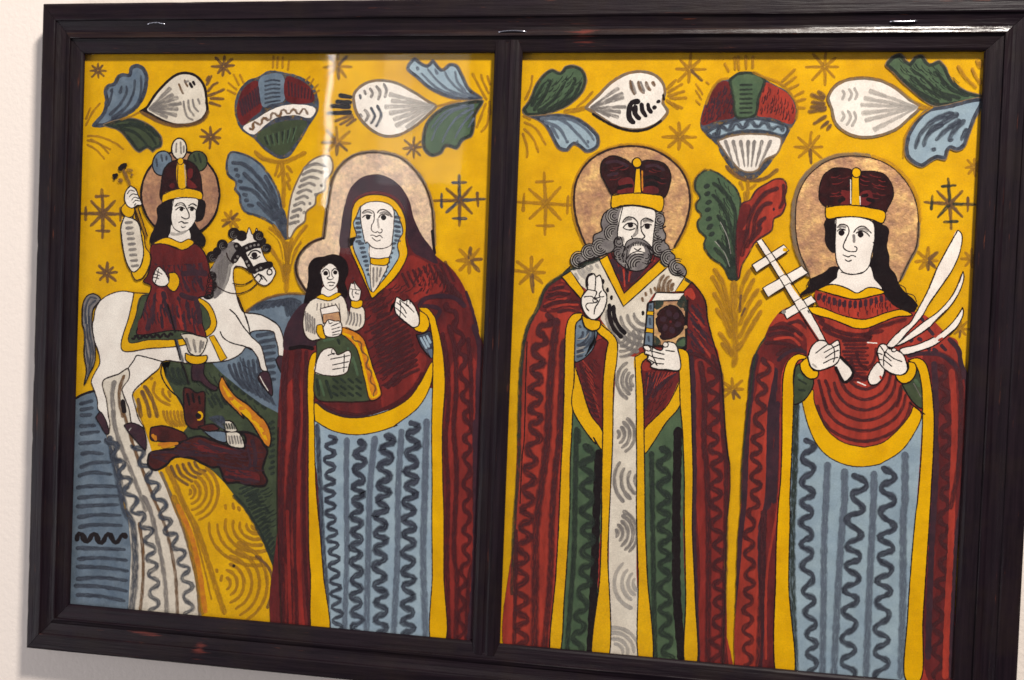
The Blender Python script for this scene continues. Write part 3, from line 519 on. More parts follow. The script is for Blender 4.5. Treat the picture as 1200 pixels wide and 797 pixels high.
for s, w in (('M5 140 190 120 400 125 797 M7 60 300 40 797 f 165 300 160 550', 7), ('M5 200 200 190 500 185 797 M7 135 300 140 797 f 240 0 255 550', 3.6), ('M5 45 200 25 500 25 797 M7 5 300 5 797 f 118 0 130 550', 6), ('M7 95 0 80 400 85 797 f 190 100 195 545', 4)): stroke('D', s, w)
stroke('K', 'M5 60 190 170 175 260 190', 3); strokes('R', 2.6, 'M7 110 300 100 797 f 215 0 225 540', 'f 150 0 165 540'); stroke('L', 'px 327 500 326 600 331 735', 1.4)
film('skirt', MOTHER); fill('B', 'px 368 490 373 560 378 622 387 770 508 772 507 597 507 455 480 470 420 490')
stroke('S', 'M7 212 30 225 300 250 797 f 328 300 345 590', 5)
for s, w in (('M7 385 110 382 400 385 797 f 420 200 415 590', 5.4), ('M7 550 100 520 400 510 797 f 525 300 518 590', 6.4), ('M7 705 60 685 400 680 797 f 655 150 645 590', 6.2), ('M7 850 0 840 400 830 797 f 788 150 795 600', 6.6)): stroke('Q', s, w)
wave('S2', 'M7 290 100 285 430 310 797 f 365 200 372 340 390 590', 5.6, 15.6, 3.6, 2.6); wave('S2', 'M7 460 130 460 300 445 500 440 797 f 470 250 475 590', 5.8, 18.4, 5.2, 2.6); wave('S2', 'M7 622 95 610 300 590 500 578 797 f 585 200 590 590', 6.6, 19.8, 5.6, 2.4); wave('S2', 'M7 765 20 765 300 750 500 745 797 f 715 150 712 600', 6.6, 19.6, 5.4, 2.5)
film('hem', MOTHER); fill('Y', 'M5 265 750 M7 200 15 300 72 430 96 560 80 680 40 M6 210 797 400 650 490 500 515 400 515 290 M5 1170 290 1140 340 1080 460 1000 570 900 640 750 700 600 727 470 717 350 670 265 612', 'L', 1.3)
film('cloak_trim', MOTHER); fill('Y', 'M5 302 210 250 225 220 290 207 500 M7 160 0 160 400 165 797 f 252 100 258 300 276 590 340 590 318 300 302 100 M7 235 797 205 400 195 0 M5 258 600 265 400 290 250', 'L', 1.3)
film('cloak_trim', MOTHER); fill('Y', 'M4 470 602 540 605 600 680 M6 548 0 592 200 612 450 592 797 M7 945 400 f 880 0 880 300 882 620 826 620 826 300 824 0 M7 882 400 M6 508 797 517 400 515 200 495 0 M4 545 740 530 670', 'L', 1.3)
film('sleeve', MOTHER); fill('S', 'M6 388 80 440 75 495 55 512 260 480 240 420 160', 'K', 1.2); strokes('B', 1.8, 'M6 420 100 470 190', 'M6 445 95 490 180', 'M6 470 85 500 150'); fill('C', 'M6 480 200 508 190 510 262')
film('hand', MOTHER); fill('Y', 'M4 480 622 540 668 556 740 520 792 450 778 438 755 470 740', 'L', 1.3); fill('W', 'M4 285 590 290 560 302 520 340 540 362 552 385 538 420 560 460 630 480 700 470 742 430 755 380 720 330 680 295 640', 'K', 1.4)
strokes('K', 1.1, 'M4 300 560 350 600 380 650', 'M4 290 600 340 640 375 680', 'M4 330 545 400 600 440 640', 'M4 385 545 380 575 400 590', 'M4 325 545 335 590 325 690', 'M4 405 550 408 575')
film('veil', MOTHER); fill('Y', 'M1 460 797 470 700 480 600 490 500 520 440 600 395 700 390 800 420 870 500 905 600 905 740 M3 950 20 985 110 960 190 880 310 760 420 710 460 690 420 600 220 540 80 525 0', 'L', 1.3)
fill('B', 'M1 555 475 520 560 498 612 520 700 495 780 M3 572 60 640 250 710 412 780 340 880 210 920 130 907 60 M1 850 745 882 680 860 590 810 500', 'L', 1.3)
for i in range(8): stroke('S', P('M3 %d %d %d %d' % (600 + i * 10, 40 + i * 34, 650 + i * 8, 36 + i * 34)), 2.8); stroke('S', P('M3 %d %d %d %d' % (865 - i * 10, 40 + i * 36, 900 - i * 12, 36 + i * 36)), 2.8)
for i in range(6): stroke('S', P('M1 %d %d %d %d' % (512, 575 + i * 36, 562, 572 + i * 36)), 3); stroke('S', P('M1 %d %d %d %d' % (815, 560 + i * 36, 868, 570 + i * 36)), 3)
film('shirt', MOTHER); fill('I', 'M3 698 195 827 198 790 300 715 415 696 320', 'L', 1); strokes('E', 2, 'M3 720 220 720 380', 'M3 750 220 745 340', 'M3 780 220 765 300')
film('face', MOTHER); fill('W', 'M3 690 50 697 150 835 150 858 10 780 0', 'L', 1); fill('Y', 'M3 695 148 765 156 842 150 827 200 765 206 700 192', 'L', 1.3)
fill('W', 'M1 555 482 600 452 700 442 780 467 810 502 812 620 803 720 790 780 M3 855 5 830 50 770 78 710 65 668 25 M1 595 770 565 650 553 560', 'L', 1.2)
strokes('L', 1.2, 'M2 220 305 280 252 370 245 430 290 440 360 430 450 395 520 390 590 430 632 480 636 500 620', 'M2 500 622 540 652 582 610 555 575', 'M2 370 692 420 685 480 715 530 690 590 738', 'M2 400 730 440 765 480 792 520 785 550 770'); stroke('L', 'M2 495 305 530 255 610 240 690 280 760 375', 1.6); stroke('E', 'M2 530 310 610 285 690 310 750 370', 2.2); stroke('E', 'M2 235 310 320 275 410 310', 2); strokes('L', 1.4, 'M2 230 385 270 345 340 335 390 350', 'M2 515 385 560 330 640 320 700 350'); strokes('F', 2, 'M2 500 390 510 500 520 570'); eye('M2 335 372', 2.8); eye('M2 605 378', 3.2)
# child
CHILD = film('child_figure')
fill('I', 'M3 225 490 270 460 380 480 470 440 505 490 530 600 548 525 640 535 655 620 640 680 580 715 500 690 460 760 300 780 240 790 M5 195 90 M3 175 690 178 600 195 530', 'L', 1.3)
for i in range(7): stroke('E', P('M3 %d 500 %d 560' % (285 + i * 28, 280 + i * 30)), 1.6)
for i in range(5): stroke('E', P('M3 %d %d %d %d %d %d' % (520 + i * 24, 560 + i * 6, 525 + i * 24, 620 + i * 4, 505 + i * 26, 670 + i * 4)), 1.8); stroke('E', P('M3 %d %d %d %d' % (190 + i * 18, 560 + i * 14, 200 + i * 16, 720 + i * 6)), 2)
film('hair', CHILD); fill('K', 'M3 185 500 200 400 215 300 215 210 260 152 340 137 400 120 480 142 520 200 525 270 500 340 520 420 510 460 460 440 430 300 380 200 320 230 325 340 320 430 240 480')
film('face', CHILD); fill('W', 'M3 335 370 318 432 370 452 440 418 430 370'); fill('W', 'M3 310 245 345 215 380 192 420 210 450 260 447 330 420 380 380 400 340 370 320 310', 'L', 1)
strokes('K', 1.1, 'M3 322 260 345 235 370 245 378 290 360 305 380 318 410 310', 'M3 395 255 420 232 448 250', 'M3 362 345 390 338 425 345', 'M3 375 360 395 367 415 358'); eye('M3 350 268', 2.8); eye('M3 424 262', 2.6); stroke('L', 'M3 395 255 400 290 415 305', 1)
film('collar', CHILD); fill('Y', 'M3 268 457 320 432 370 452 440 420 472 430 380 482', 'L', 1.2)
film('robe', CHILD); fill('N', 'M5 275 140 340 105 420 90 480 80 560 140 600 220 650 420 700 580 580 602 450 600 300 590 262 540 262 390 280 200', 'L', 1.2)
for i in range(12): stroke('O', P('M5 %d %d %d %d' % (400 + (i % 4) * 60, 420 + (i // 4) * 55, 450 + (i % 4) * 60, 460 + (i // 4) * 50)), 2.4)
strokes('G', 2, 'M5 330 130 420 110', 'M5 560 250 600 400', 'M5 300 430 340 560', 'M5 520 180 560 300'); strokes('O', 3, 'M5 350 430 400 580', 'M5 280 420 300 560', 'M5 440 110 460 160')
fill('V', 'M5 468 20 580 60 640 110 680 220 740 420 780 550 700 590 650 410 590 190 500 95 470 70', 'L', 1.2); strokes('Y', 2, 'M5 480 70 560 110 610 200 660 400 710 565 760 545 700 330 650 170'); wave('U', 'M5 560 90 640 200 700 400 735 560', 2, 18, 1.4)
film('book', CHILD); fill('W', 'M3 308 545 432 513 458 562 467 642 332 662', 'L', 1.4, sharp=True); fill('A', 'M3 327 588 452 568 466 640 333 655', 'L', 1, sharp=True)
film('hand', CHILD); fill('Y', 'M3 283 672 320 668 332 720 348 775 310 772 278 722', 'L', 1.2); fill('W', 'M3 330 690 370 630 420 640 465 645 468 740 400 765 348 752', 'L', 1.3); strokes('K', 1, 'M3 390 680 465 650', 'M3 395 705 466 685', 'M3 400 730 466 712', 'M3 372 635 380 660 405 650', 'M3 400 750 460 738')
film('hand', CHILD); fill('Y', 'M3 545 485 632 480 632 522 600 540 553 530', 'L', 1.2); fill('W', 'M3 535 380 548 345 562 350 572 328 585 352 602 372 622 400 620 440 605 480 550 476 530 430', 'L', 1.2); strokes('K', 1, 'M3 538 390 570 395 618 400', 'M3 572 340 580 390', 'M3 560 400 555 430 570 460', 'M3 590 410 580 425 610 430')
film('hand', MOTHER); fill('W', 'M5 263 372 290 260 330 202 400 185 428 215 440 237 530 205 547 240 532 320 515 372 440 400 340 396', 'L', 1.4); strokes('K', 1.1, 'M5 385 272 540 242', 'M5 400 317 532 290', 'M5 400 352 520 332', 'M5 495 232 490 375', 'M5 365 245 395 232 420 235', 'M5 400 190 398 225 425 225')
# glass finish: nothing more here
# ================================================================== right icon
ICON2 = Pane(); ICON2.x0, ICON2.x1, ICON2.h, ICON2.z, ICON2.films = 0.0065, 0.4585, 0.3015, 0, []
CURP = ICON2
film('yellow_ground'); fill('Y', 'px 590 40 1180 40 1150 830 570 800', sharp=True)
star('c 830 325', 19, 3.2); star('c 785 640', 20, 3.4); star('S3 150 130', 22, 3.6, 'T'); star('d 265 312', 21, 3); star('d 195 690', 19, 3); star('S6 855 375', 15, 3.2); star('K5 645 300', 16, 3.6); star('F7 700 220', 12, 2.6); star('K5 985 290', 13, 3); star('K6 900 170', 12, 2.4, 'T')
cross_star('F4 540 640', 38, 'T', 'T'); cross_star('F7 455 590', 31, 'U', 'O')
leaf('J', 'G', 'c 45 515 75 470 110 390 150 340 190 320 225 335 245 310 290 302 335 325 352 375 335 430 300 470 240 510 180 530 110 545 60 540', 2.4, 'O', 2.8,
  'c 100 520 150 450 180 385', 'c 120 525 200 460 250 380', 'c 140 530 240 470 300 370', 'c 180 520 280 460 325 380', 'c 90 500 120 440 150 390', 'c 170 385 185 375', 'c 250 375 265 368', 'c 285 372 300 365')
leaf('J', 'B', 'c 60 545 150 535 220 530 300 545 370 590 410 640 405 690 350 717 310 690 290 680 260 710 215 700 185 650 150 590 110 560', 2.6, 'Q', 2.6,
  'c 130 555 230 560 300 620 360 690', 'c 150 570 220 600 260 670', 'c 170 550 280 560 360 620 385 660', 'c 180 590 220 650', 'c 255 660 265 668', 'c 300 660 310 668', 'c 350 665 362 660')
on(CURP.films[-2]); hatch('O', 'c 110 480 160 370 260 330 330 350 310 440 200 510', -48, 2.8, 13, 1.7)
film('grass_sprig'); stroke('T', 'c 240 522 300 515 350 500', 5); strokes('T', 2.6, 'c 60 470 90 400 95 350', 'c 55 570 110 600 160 680', 'c 55 600 100 650 125 715', 'c 50 620 70 690 70 740', 'c 300 500 340 470 380 425', 'c 50 540 90 560')
film('bud'); motif('J', 'W', 'c 340 505 400 440 460 380 530 340 600 328 670 345 710 385 722 430 712 480 735 520 700 570 640 605 570 615 490 600 420 560 370 525', 3.6)
stroke('K', 'c 375 530 430 565 500 598 570 612 640 600 700 562', 2); 
for q in ('500 410', '520 435', '525 455', '535 500', '510 525', '500 550', '460 545'): stroke('E', 'c 365 505 ' + q, 1.7, 4.2)
strokes('U', 3.6, 'c 553 375 560 415 575 445', 'c 590 378 600 415 620 438', 'c 625 380 635 410 650 425', 'c 655 380 668 405'); strokes('E', 2, 'c 560 378 580 440', 'c 600 380 620 430')
strokes('K', 4.4, 'c 600 475 560 480 547 520 550 555 575 578', 'c 578 490 575 530 600 560'); strokes('K', 3.6, 'c 605 480 610 520 630 548', 'c 635 480 640 510 655 530', 'c 660 495 672 510', 'c 680 468 688 482')
strokes('T', 3.4, 'c 720 420 770 370', 'c 725 435 800 390', 'c 725 450 810 425', 'c 735 460 820 458', 'c 725 475 800 508', 'c 720 465 780 512'); stroke('K', 'c 705 440 712 470', 2)
# tulip
film('tulip'); fill('S', 'F1 138 590 165 430 220 310 290 232 352 222 430 170 500 160 580 175 645 220 720 262 838 335 890 440 885 530 840 610 F2 1000 20 930 130 850 232 780 300 720 322 620 302 520 200 440 90 400 0 F1 190 660')
fill('M', 'F1 150 575 172 430 225 315 292 240 350 235 390 350 408 508 280 540'); fill('R', 'F1 640 245 720 272 828 342 876 440 876 520 850 568 700 522 572 495 602 350'); fill('G', 'F1 365 224 430 178 500 168 580 183 636 222 590 370 562 500 422 513 392 350', 'O', 3)
fill('B', 'F1 190 635 280 585 420 545 560 530 720 555 815 600 785 655 680 630 520 615 380 635 250 672', 'S', 2.4); wave('S', 'F1 230 640 330 605 450 575 600 570 720 590 790 625', 3.2, 17, 4)
fill('W', 'F1 272 700 380 660 520 645 680 655 765 680 735 797 F2 930 30 860 130 770 240 700 255 620 232 520 130 430 0', 'J', 2)
for x0, x1 in ((330, 560), (390, 610), (450, 660), (510, 690), (560, 720), (620, 760), (690, 790)): stroke('E', P('F1 %d 690 F2 %d 210' % (x0, x1)), 4.2, 1.5)
strokes('O', 2.2, *['F1 %d %d %d %d' % (440, 265 + i * 36, 545, 262 + i * 36) for i in range(7)])
hatch('H', 'F1 160 560 180 430 240 310 340 240 400 500 280 535', -72, 2.6, 9, 1.7); hatch('D', 'F1 650 255 720 280 820 350 870 450 860 550 700 515 580 490', -80, 2.8, 9, 1.7)
stroke('T', 'F1 180 420 225 305 290 225 360 210', 2.6); stroke('T', 'F1 540 160 640 205 760 250 850 345 895 450 880 540', 3); stroke('U', 'F2 480 190 560 270 650 318 750 330 850 310 975 222', 4)
strokes('T', 3, 'F1 410 150 405 40', 'F1 440 150 430 35', 'F1 495 145 490 30', 'F1 545 140 548 35', 'F1 360 165 325 90', 'F1 770 240 880 135', 'F1 790 270 890 195', 'F1 820 300 910 255', 'F1 870 350 950 310', 'F1 870 395 965 370', 'F1 880 440 960 440'); strokes('T', 2, 'F1 160 340 100 250', 'F1 150 380 100 300', 'F1 140 420 100 380', 'F1 210 260 180 235')
strokes('T', 4, 'F2 685 325 690 400 675 540'); strokes('T', 3.4, 'F2 610 335 650 420', 'F2 770 360 710 410', 'F2 660 430 665 540')
film('leaf'); motif('O', 'G', 'F2 320 222 400 250 500 320 580 400 625 500 622 640 595 797 F3 512 0 515 545 440 540 370 420 270 350 200 260 190 200 210 150 150 90 130 0 F2 235 797 210 770 225 700 245 660 200 600 200 540 235 490 190 420 190 330 240 260', 2.4)
stroke('T', 'F2 300 215 240 250 183 330 183 420 225 490 192 545 192 605', 1.2); fill('O', 'F3 400 430 515 330 515 545 440 540'); strokes('O', 4, 'F2 355 355 440 410 520 510 570 640 F3 490 100 500 300', 'F2 350 460 430 540 500 680 F3 470 200 490 400', 'F2 400 650 470 760 F3 420 200 480 420', 'F3 290 240 380 330 450 440', 'F3 320 170 400 260 460 380'); strokes('F', 1, 'F3 350 0 420 150 450 300', 'F3 300 180 390 290 440 420')
hatch('O', 'F2 380 300 520 390 590 560 560 790 F3 480 300 400 330 300 200 F2 420 700', 62, 3, 14, 1.6)
for c in ('F2 305 385', 'F2 310 455', 'F2 322 535', 'F2 315 605', 'F2 325 690', 'F2 330 770', 'F3 260 40', 'F3 270 115'): blob('O', c, 4, 2.8, None, 1, -0.5)
film('leaf'); motif('D', 'R', 'F2 630 540 700 510 760 420 850 360 950 310 1030 320 1060 400 1040 500 1050 560 1000 660 940 690 920 797 F3 850 30 740 150 680 200 620 310 560 410 530 535 512 540 507 0 F2 600 797 618 640', 2.0)
fill('M', 'F2 640 560 710 560 720 640 640 797 F3 620 60 540 300 520 500 512 0 F2 605 797'); strokes('D', 4.6, 'F2 980 400 860 450 760 560 700 700 F3 600 120 550 330', 'F2 920 540 840 560 760 680 F3 660 100 590 250', 'F2 860 670 790 740 F3 720 60 620 200'); strokes('H', 3, 'F2 920 600 940 602', 'F2 840 690 850 680', 'F2 800 740 810 750'); stroke('D', 'F2 1020 360 1020 520 980 600', 4)
film('grass_sprig'); stroke('T', 'S4 930 190 935 500 940 797 S6 860 60 858 205', 8, 6)
strokes('T', 4.6, 'S4 770 95 840 200 890 380 915 520', 'S4 755 150 830 280 900 470', 'S4 770 280 850 420 910 600', 'S4 790 400 860 510 910 640', 'S4 810 590 880 680 920 770', 'S4 830 670 900 760', 'S4 1060 100 1000 220 975 330', 'S4 1090 170 1010 330 970 440', 'S4 1125 250 1040 380 975 540', 'S4 1145 340 1060 460 970 640', 'S4 1145 420 1050 580 960 740', 'S6 780 0 830 60 850 120', 'S6 930 0 880 70'); strokes('U', 2.4, 'S4 985 300 975 440', 'S4 1020 400 985 470')
# right corner
film('bud'); motif('J', 'W', 'd 290 505 275 460 310 400 370 370 450 362 530 375 600 410 660 460 715 500 660 560 600 610 520 640 440 648 370 630 310 580', 3.2)
stroke('U', 'd 288 500 275 460 310 398 370 368 450 360 530 373 600 408 670 462 740 500', 1.6)
for q in ('470 425', '445 460', '430 490', '435 530', '450 565', '490 610'): stroke('F', 'd 700 502 ' + q, 1.7, 5.2)
strokes('F', 3, 'd 345 420 355 440 345 470', 'd 375 415 390 440 375 475', 'd 400 410 415 440 405 470', 'd 345 520 355 545 340 570', 'd 370 515 385 545 365 590', 'd 400 520 410 550 390 595')
strokes('U', 4.4, 'd 270 455 230 425', 'd 265 465 195 440', 'd 270 485 200 475', 'd 275 500 195 500', 'd 275 510 185 522'); strokes('U', 3.6, 'd 275 540 210 580', 'd 285 565 245 600', 'd 295 580 275 610')
leaf('J', 'G', 'd 545 305 580 260 620 250 660 290 680 265 720 255 755 295 800 280 830 310 860 370 920 420 1010 450 1010 470 900 490 780 500 720 470 640 400 580 340', 2.8, 'O', 2.6,
  'd 900 460 800 430 720 360 660 320', 'd 860 470 760 430 660 350', 'd 940 450 860 420 790 340', 'd 800 480 720 440 630 370', 'd 830 400 780 330', 'd 660 300 670 310')
hatch('O', 'd 600 280 720 290 840 340 930 440 780 480 660 380', 42, 2.8, 14, 1.7)
stroke('U', 'd 545 305 590 350 650 410 730 475', 1.6)
leaf('J', 'B', 'd 1010 460 970 560 940 640 920 690 880 710 850 700 830 750 790 745 760 760 720 785 670 765 640 730 640 650 680 570 740 510 830 490', 3.0, 'S', 4,
  'd 870 530 780 560 710 630 685 700', 'd 890 530 810 580 740 640 725 690', 'd 900 560 830 610 780 660', 'd 920 560 870 610 840 660', 'd 930 600 900 660', 'd 820 580 770 600 740 630', 'd 770 690 775 710', 'd 850 650 855 665')
stroke('T', 'd 770 500 690 560 640 640 632 740', 2); film('grass_sprig'); strokes('T', 3.6, 'F8 610 570 680 680 780 770', 'F8 735 590 770 670 820 740', 'F8 770 520 810 600', 'F8 800 530 825 580'); film('stem'); stroke('T', 'd 700 505 760 500', 4)
# ---- bishop
BISHOP = film('bishop_figure')
film('halo', BISHOP); hs = 'S1 540 12 700 40 850 130 950 260 985 430 950 620 860 797 S2 740 420 300 420 S1 180 790 110 600 85 430 110 270 200 130 350 40'
fill('A', hs); stroke('T', 'S1 175 797 95 600 72 430 98 270 190 120 350 26 540 -4 710 24 865 115 968 250 1000 430 966 620 875 800', 3); stroke('L', 'S1 180 790 108 600 85 430 108 270 198 130 350 40 540 10 700 38 852 128 952 258 987 430 952 620 862 800', 2)
on(BISHOP)
fill('R', 'S2 290 420 0 545 S3 460 110 390 150 290 220 240 300 210 400 140 520 100 640 80 797 S5 130 300 110 797 S7 85 797 px 596 770 657 780 745 790 855 800 848 722 S8 800 797 832 500 830 300 800 0 S6 780 400 760 220 740 80 700 0 S4 760 640 725 500 705 350 660 270 600 200 S2 940 560 760 430 700 380 400 380')
fill('M', 'S4 560 300 600 205 660 270 705 350 725 500 760 640 805 797 S6 760 220 780 400 S8 800 0 830 300 832 500 800 797 px 848 722 850 795 815 790 g 850 650 830 0 S8 545 400 S6 530 300 500 80 S4 560 700'); fill('M', 'S3 460 110 390 150 290 220 240 300 215 420 330 440 440 400 540 420 545 340 400 160')
strokes('R', 1.8, 'S3 250 380 330 340 430 330', 'S3 300 300 380 270 450 280', 'S3 330 240 400 220', 'S3 270 420 400 380 520 380', 'S3 380 190 420 200'); strokes('D', 3.6, 'S3 260 330 350 290 460 300', 'S3 240 400 350 360 530 360', 'S3 310 260 410 240', 'S3 350 440 450 420 540 440')
strokes('R', 2, 'S4 560 290 620 340', 'S4 600 440 700 560', 'S4 610 540 720 660', 'S4 640 640 760 797', 'S4 600 600 680 740'); fill('R', 'S4 560 270 600 250 630 330 580 320'); strokes('H', 2.4, 'S4 600 380 700 520', 'S4 590 480 720 640', 'S4 590 600 700 760')
hatch('D', 'S3 400 190 300 240 250 330 240 420 430 400 520 380', -12, 3.4, 14, 1.8); hatch('H', 'S4 590 330 690 360 720 520 790 780 600 780', 48, 3.6, 14, 1.6); stroke('L', 'S2 60 480 0 540', 2); stroke('O', 'S3 690 20 460 112 380 160 285 225 238 300 205 400 138 520 100 640 80 797 S5 140 180 130 400 122 797 S7 125 200 105 500 85 797 g 8 0 0 400', 4); stroke('K', 'S5 185 0 175 300 160 797 S7 150 200 130 600', 1.2)
wave('D', 'S3 290 450 235 600 S5 275 50 255 400 235 797 S7 220 200 200 500 170 797 g 50 250 48 700', 6, 23.4, 5.6, 2.4); stroke('D', 'S3 350 480 330 650 S5 390 30 360 400 340 797 S7 340 60 290 500 255 797 g 125 100 108 400 105 680', 8); stroke('D', 'S3 420 640 S5 465 30 455 300 430 797 S7 410 300 380 700 g 190 0 180 300 150 660', 6.4); stroke('D', 'S7 100 797 g 20 200 10 640', 4)
fill('R1', 'S6 570 140 660 160 740 240 770 500 S8 800 200 810 500 785 797 g 990 200 975 730 870 730 880 300 S8 570 600 570 200 S6 565 500'); stroke('H', 'S6 520 60 545 300 550 797 S8 555 300 550 797 g 872 100 868 720', 4.4); stroke('D', 'S6 600 150 635 400 630 797 S8 650 300 665 797 g 920 100 915 720', 6); wave('D', 'S6 700 200 710 500 700 797 S8 730 250 725 500 720 797 g 965 150 955 720', 5.4, 23, 4.6, 1.0); stroke('D', 'S6 690 100 760 250 770 500 785 797 S8 800 250 800 797 g 1000 100 985 720', 5); stroke('K', 'S4 600 200 662 270 707 350 727 500 762 640 808 797 S6 762 220 785 500 805 797 S8 832 300', 1.6); stroke('D', 'S6 500 100 600 110 700 190 740 230', 4); stroke('L', 'S8 832 300 832 500 805 797 g 1000 200 985 720', 1.4)
# green panels
film('robe_panel', BISHOP); fill('G', 'S5 538 520 720 797 S7 772 180 765 500 757 797 g 400 300 385 700 210 700 245 400 270 0 S7 520 400 530 100'); fill('G', 'S6 450 480 330 640 230 797 S8 172 205 172 500 176 797 g 630 300 645 720 815 720 805 300 800 0 S8 490 797 475 400 458 0')
for s, w, k in (('S7 570 0 562 400 555 797 g 290 200 255 690', 5.2, 'O'), ('S7 742 175 730 500 720 797 g 395 50 385 300 365 690', 6.4, 'K'), ('S8 222 190 228 500 232 797 g 657 100 668 700', 5.2, 'O'), ('S8 430 0 420 400 415 797 g 765 100 770 400 795 710', 7, 'K'), ('S5 590 680 590 797', 4, 'O')): stroke(k, s, w)
wave('O', 'S7 660 130 655 400 655 797 g 345 60 335 400 300 690', 6, 25, 5.4, 1.2); wave('O', 'S8 310 150 318 450 325 797 g 715 60 712 350 730 700', 5.8, 24, 5.4, 2.0)
film('robe_panel', BISHOP); fill('M', 'S5 640 90 720 0 812 -20 805 60 775 300 768 700 680 560 600 320 557 180', 'L', 1); fill('M', 'S6 150 170 220 165 270 215 440 225 442 310 330 500 180 675 163 500')
for i in range(9): stroke('D', P('S5 %d %d %d %d' % (590 + i * 9, 170 + i * 50, 640 + i * 14, 120 + i * 40 + 150)), 2.6); stroke('R', P('S5 %d %d %d %d' % (610 + i * 14, 140 + i * 44, 690 + i * 8, 240 + i * 44)), 1)
for i in range(9): stroke('H', P('S6 %d %d %d %d' % (190 + i * 28, 240 + (i % 2) * 20, 175 + i * 14 if i > 3 else 178, 470 - i * 22 + 60)), 2.4); stroke('R', P('S6 %d 240 %d %d' % (205 + i * 26, 180 + i * 20, 420 - i * 18)), 1)
hatch('D', 'S5 660 110 720 40 790 40 760 300 750 640 680 520 600 300', 52, 2.8, 12, 1.6); hatch('D', 'S6 170 240 430 240 420 320 330 460 190 620', -62, 2.8, 12, 1.6); fill('R', 'S6 150 170 210 165 240 205 160 230')
film('sleeve', BISHOP); fill('C', 'S3 500 520 545 495 590 560 662 580 640 680 570 780 S5 720 0 690 70 610 145 558 158 555 0 S3 490 797', 'K', 1.2); arcs('S', 'S3 500 600', [8, 14, 20], -20, 80, 2.6); strokes('S', 2.4, 'S3 510 700 570 690 620 630', 'S3 505 750 560 740', 'S5 570 30 640 20', 'S5 570 80 620 70', 'S5 570 120 620 110', 'S3 520 540 540 560'); strokes('F', 1.4, 'S3 505 650 570 640 600 600', 'S3 500 730 560 715', 'S5 565 55 640 40', 'S5 565 105 640 80')
# yellow trims
film('robe_trim', BISHOP); fill('Y', 'S3 548 445 480 452 432 520 412 797 S5 475 300 460 797 S7 450 300 430 797 g 206 300 186 690 215 690 246 400 270 0 S7 520 300 535 0 S5 550 300 557 0 S3 492 700 502 525 545 475', 'K', 1.3)
film('robe_trim', BISHOP); fill('Y', 'S5 553 180 600 320 680 570 772 702 S7 772 185 700 80 S5 720 797 538 520 552 300', 'K', 1.2)
film('robe_trim', BISHOP); fill('Y', 'S6 443 310 446 490 330 640 230 797 S8 172 205 163 70 S6 165 690 350 490', 'K', 1.2)
film('robe_trim', BISHOP); fill('Y', 'S6 428 45 500 82 520 200 540 797 S8 545 400 540 797 g 848 100 855 400 856 740 816 740 812 400 805 0 S8 478 400 462 0 S6 447 500 437 200', 'K', 1.3)
film('stole', BISHOP); fill('I', 'S3 455 118 560 70 690 32 870 392 S4 400 82 545 165 470 275 310 290 250 380 230 690 100 780 S6 95 120 S5 1035 130 1042 797 S7 1035 797 g 582 300 603 720 440 720 452 300 455 0 S7 850 0 S5 860 797 870 300 880 0 S3 820 640 690 490 740 300 590 270 500 200', sharp=True)
for c, r, a0, a1, k in (('px 757 367', [14, 22, 30, 38, 46], 95, 180, 'E'), ('px 728 396', [5, 10, 16, 22], -30, 95, 'E'), ('px 748 446', [9, 14, 19, 25], 120, 235, 'E'), ('px 720 509', [6, 12, 18, 24], -60, 60, 'E'), ('px 756 562', [12, 20, 28, 36], 128, 215, 'E'), ('px 718 625', [6, 12, 18, 24, 29], -60, 55, 'E'), ('px 752 683', [10, 16, 23, 32], 115, 225, 'F'), ('px 720 764', [10, 16, 23, 29], -100, 10, 'F'), ('px 795 338', [8, 13, 18, 23], 150, 230, 'U'), ('px 693 311', [6, 11, 16], 90, 170, 'F')): arcs(k, c, r, a0, a1, 3.9)
strokes('F', 3, 'S3 490 130 520 190', 'S3 540 100 560 150', 'S3 610 70 630 110', 'S3 650 60 680 100'); strokes('U', 2.6, 'S4 215 320 225 360', 'S4 240 280 250 315', 'S4 280 250 290 300', 'S4 310 240 325 280'); 
for c in ('S3 710 200', 'S3 745 265', 'S3 775 325', 'S3 1020 445'): blob('K', c, 1.8, 3)
strokes('K', 3.4, 'S3 760 370 760 460 790 560 860 640', 'S3 790 380 800 480 850 570 890 610'); stroke('O', 'S2 70 505 180 465 290 425', 3); stroke('O', 'S4 430 100 540 165', 5)
film('robe_trim', BISHOP); fill('Y', 'S3 388 162 460 120 562 272 545 342', 'K', 1.2, sharp=True); 
film('robe_trim', BISHOP); fill('Y', 'S4 545 167 602 200 540 278 473 276', 'K', 1.2, sharp=True); fill('O', 'S4 548 172 600 203 588 220 545 190', sharp=True)
film('robe_trim', BISHOP); fill('Y', 'S3 690 528 812 650 818 797 S5 880 0 862 300 850 797 S7 838 400 820 797 g 448 200 442 710 384 710 412 300 420 0 S7 765 500 775 0 S5 770 700 778 300 805 60 S3 742 760 748 670 660 580', 'K', 1.3)
film('robe_trim', BISHOP); fill('Y', 'S6 93 122 172 85 192 120 148 172 160 400 166 797 S8 170 400 175 797 g 632 300 648 730 604 730 590 300 582 0 S8 108 400 105 0 S6 105 600 100 300', 'K', 1.3)
film('collar', BISHOP); fill('M', 'S2 345 395 475 690 755 430 690 370 400 370'); strokes('H', 3, 'S2 400 440 430 540', 'S2 440 480 460 600', 'S2 560 510 530 610', 'S2 650 470 560 580', 'S2 500 500 490 620', 'S2 600 500 550 600'); strokes('R', 1.6, 'S2 680 430 720 440', 'S2 520 520 510 600', 'S2 470 500 480 640'); stroke('H', 'S2 380 420 400 500', 4); fill('Y', 'S2 283 430 345 393 475 690 757 428 817 480 470 792', 'K', 1.4, sharp=True); fill('O', 'S2 760 430 815 480 790 492 745 450', sharp=True)
film('hair', BISHOP)
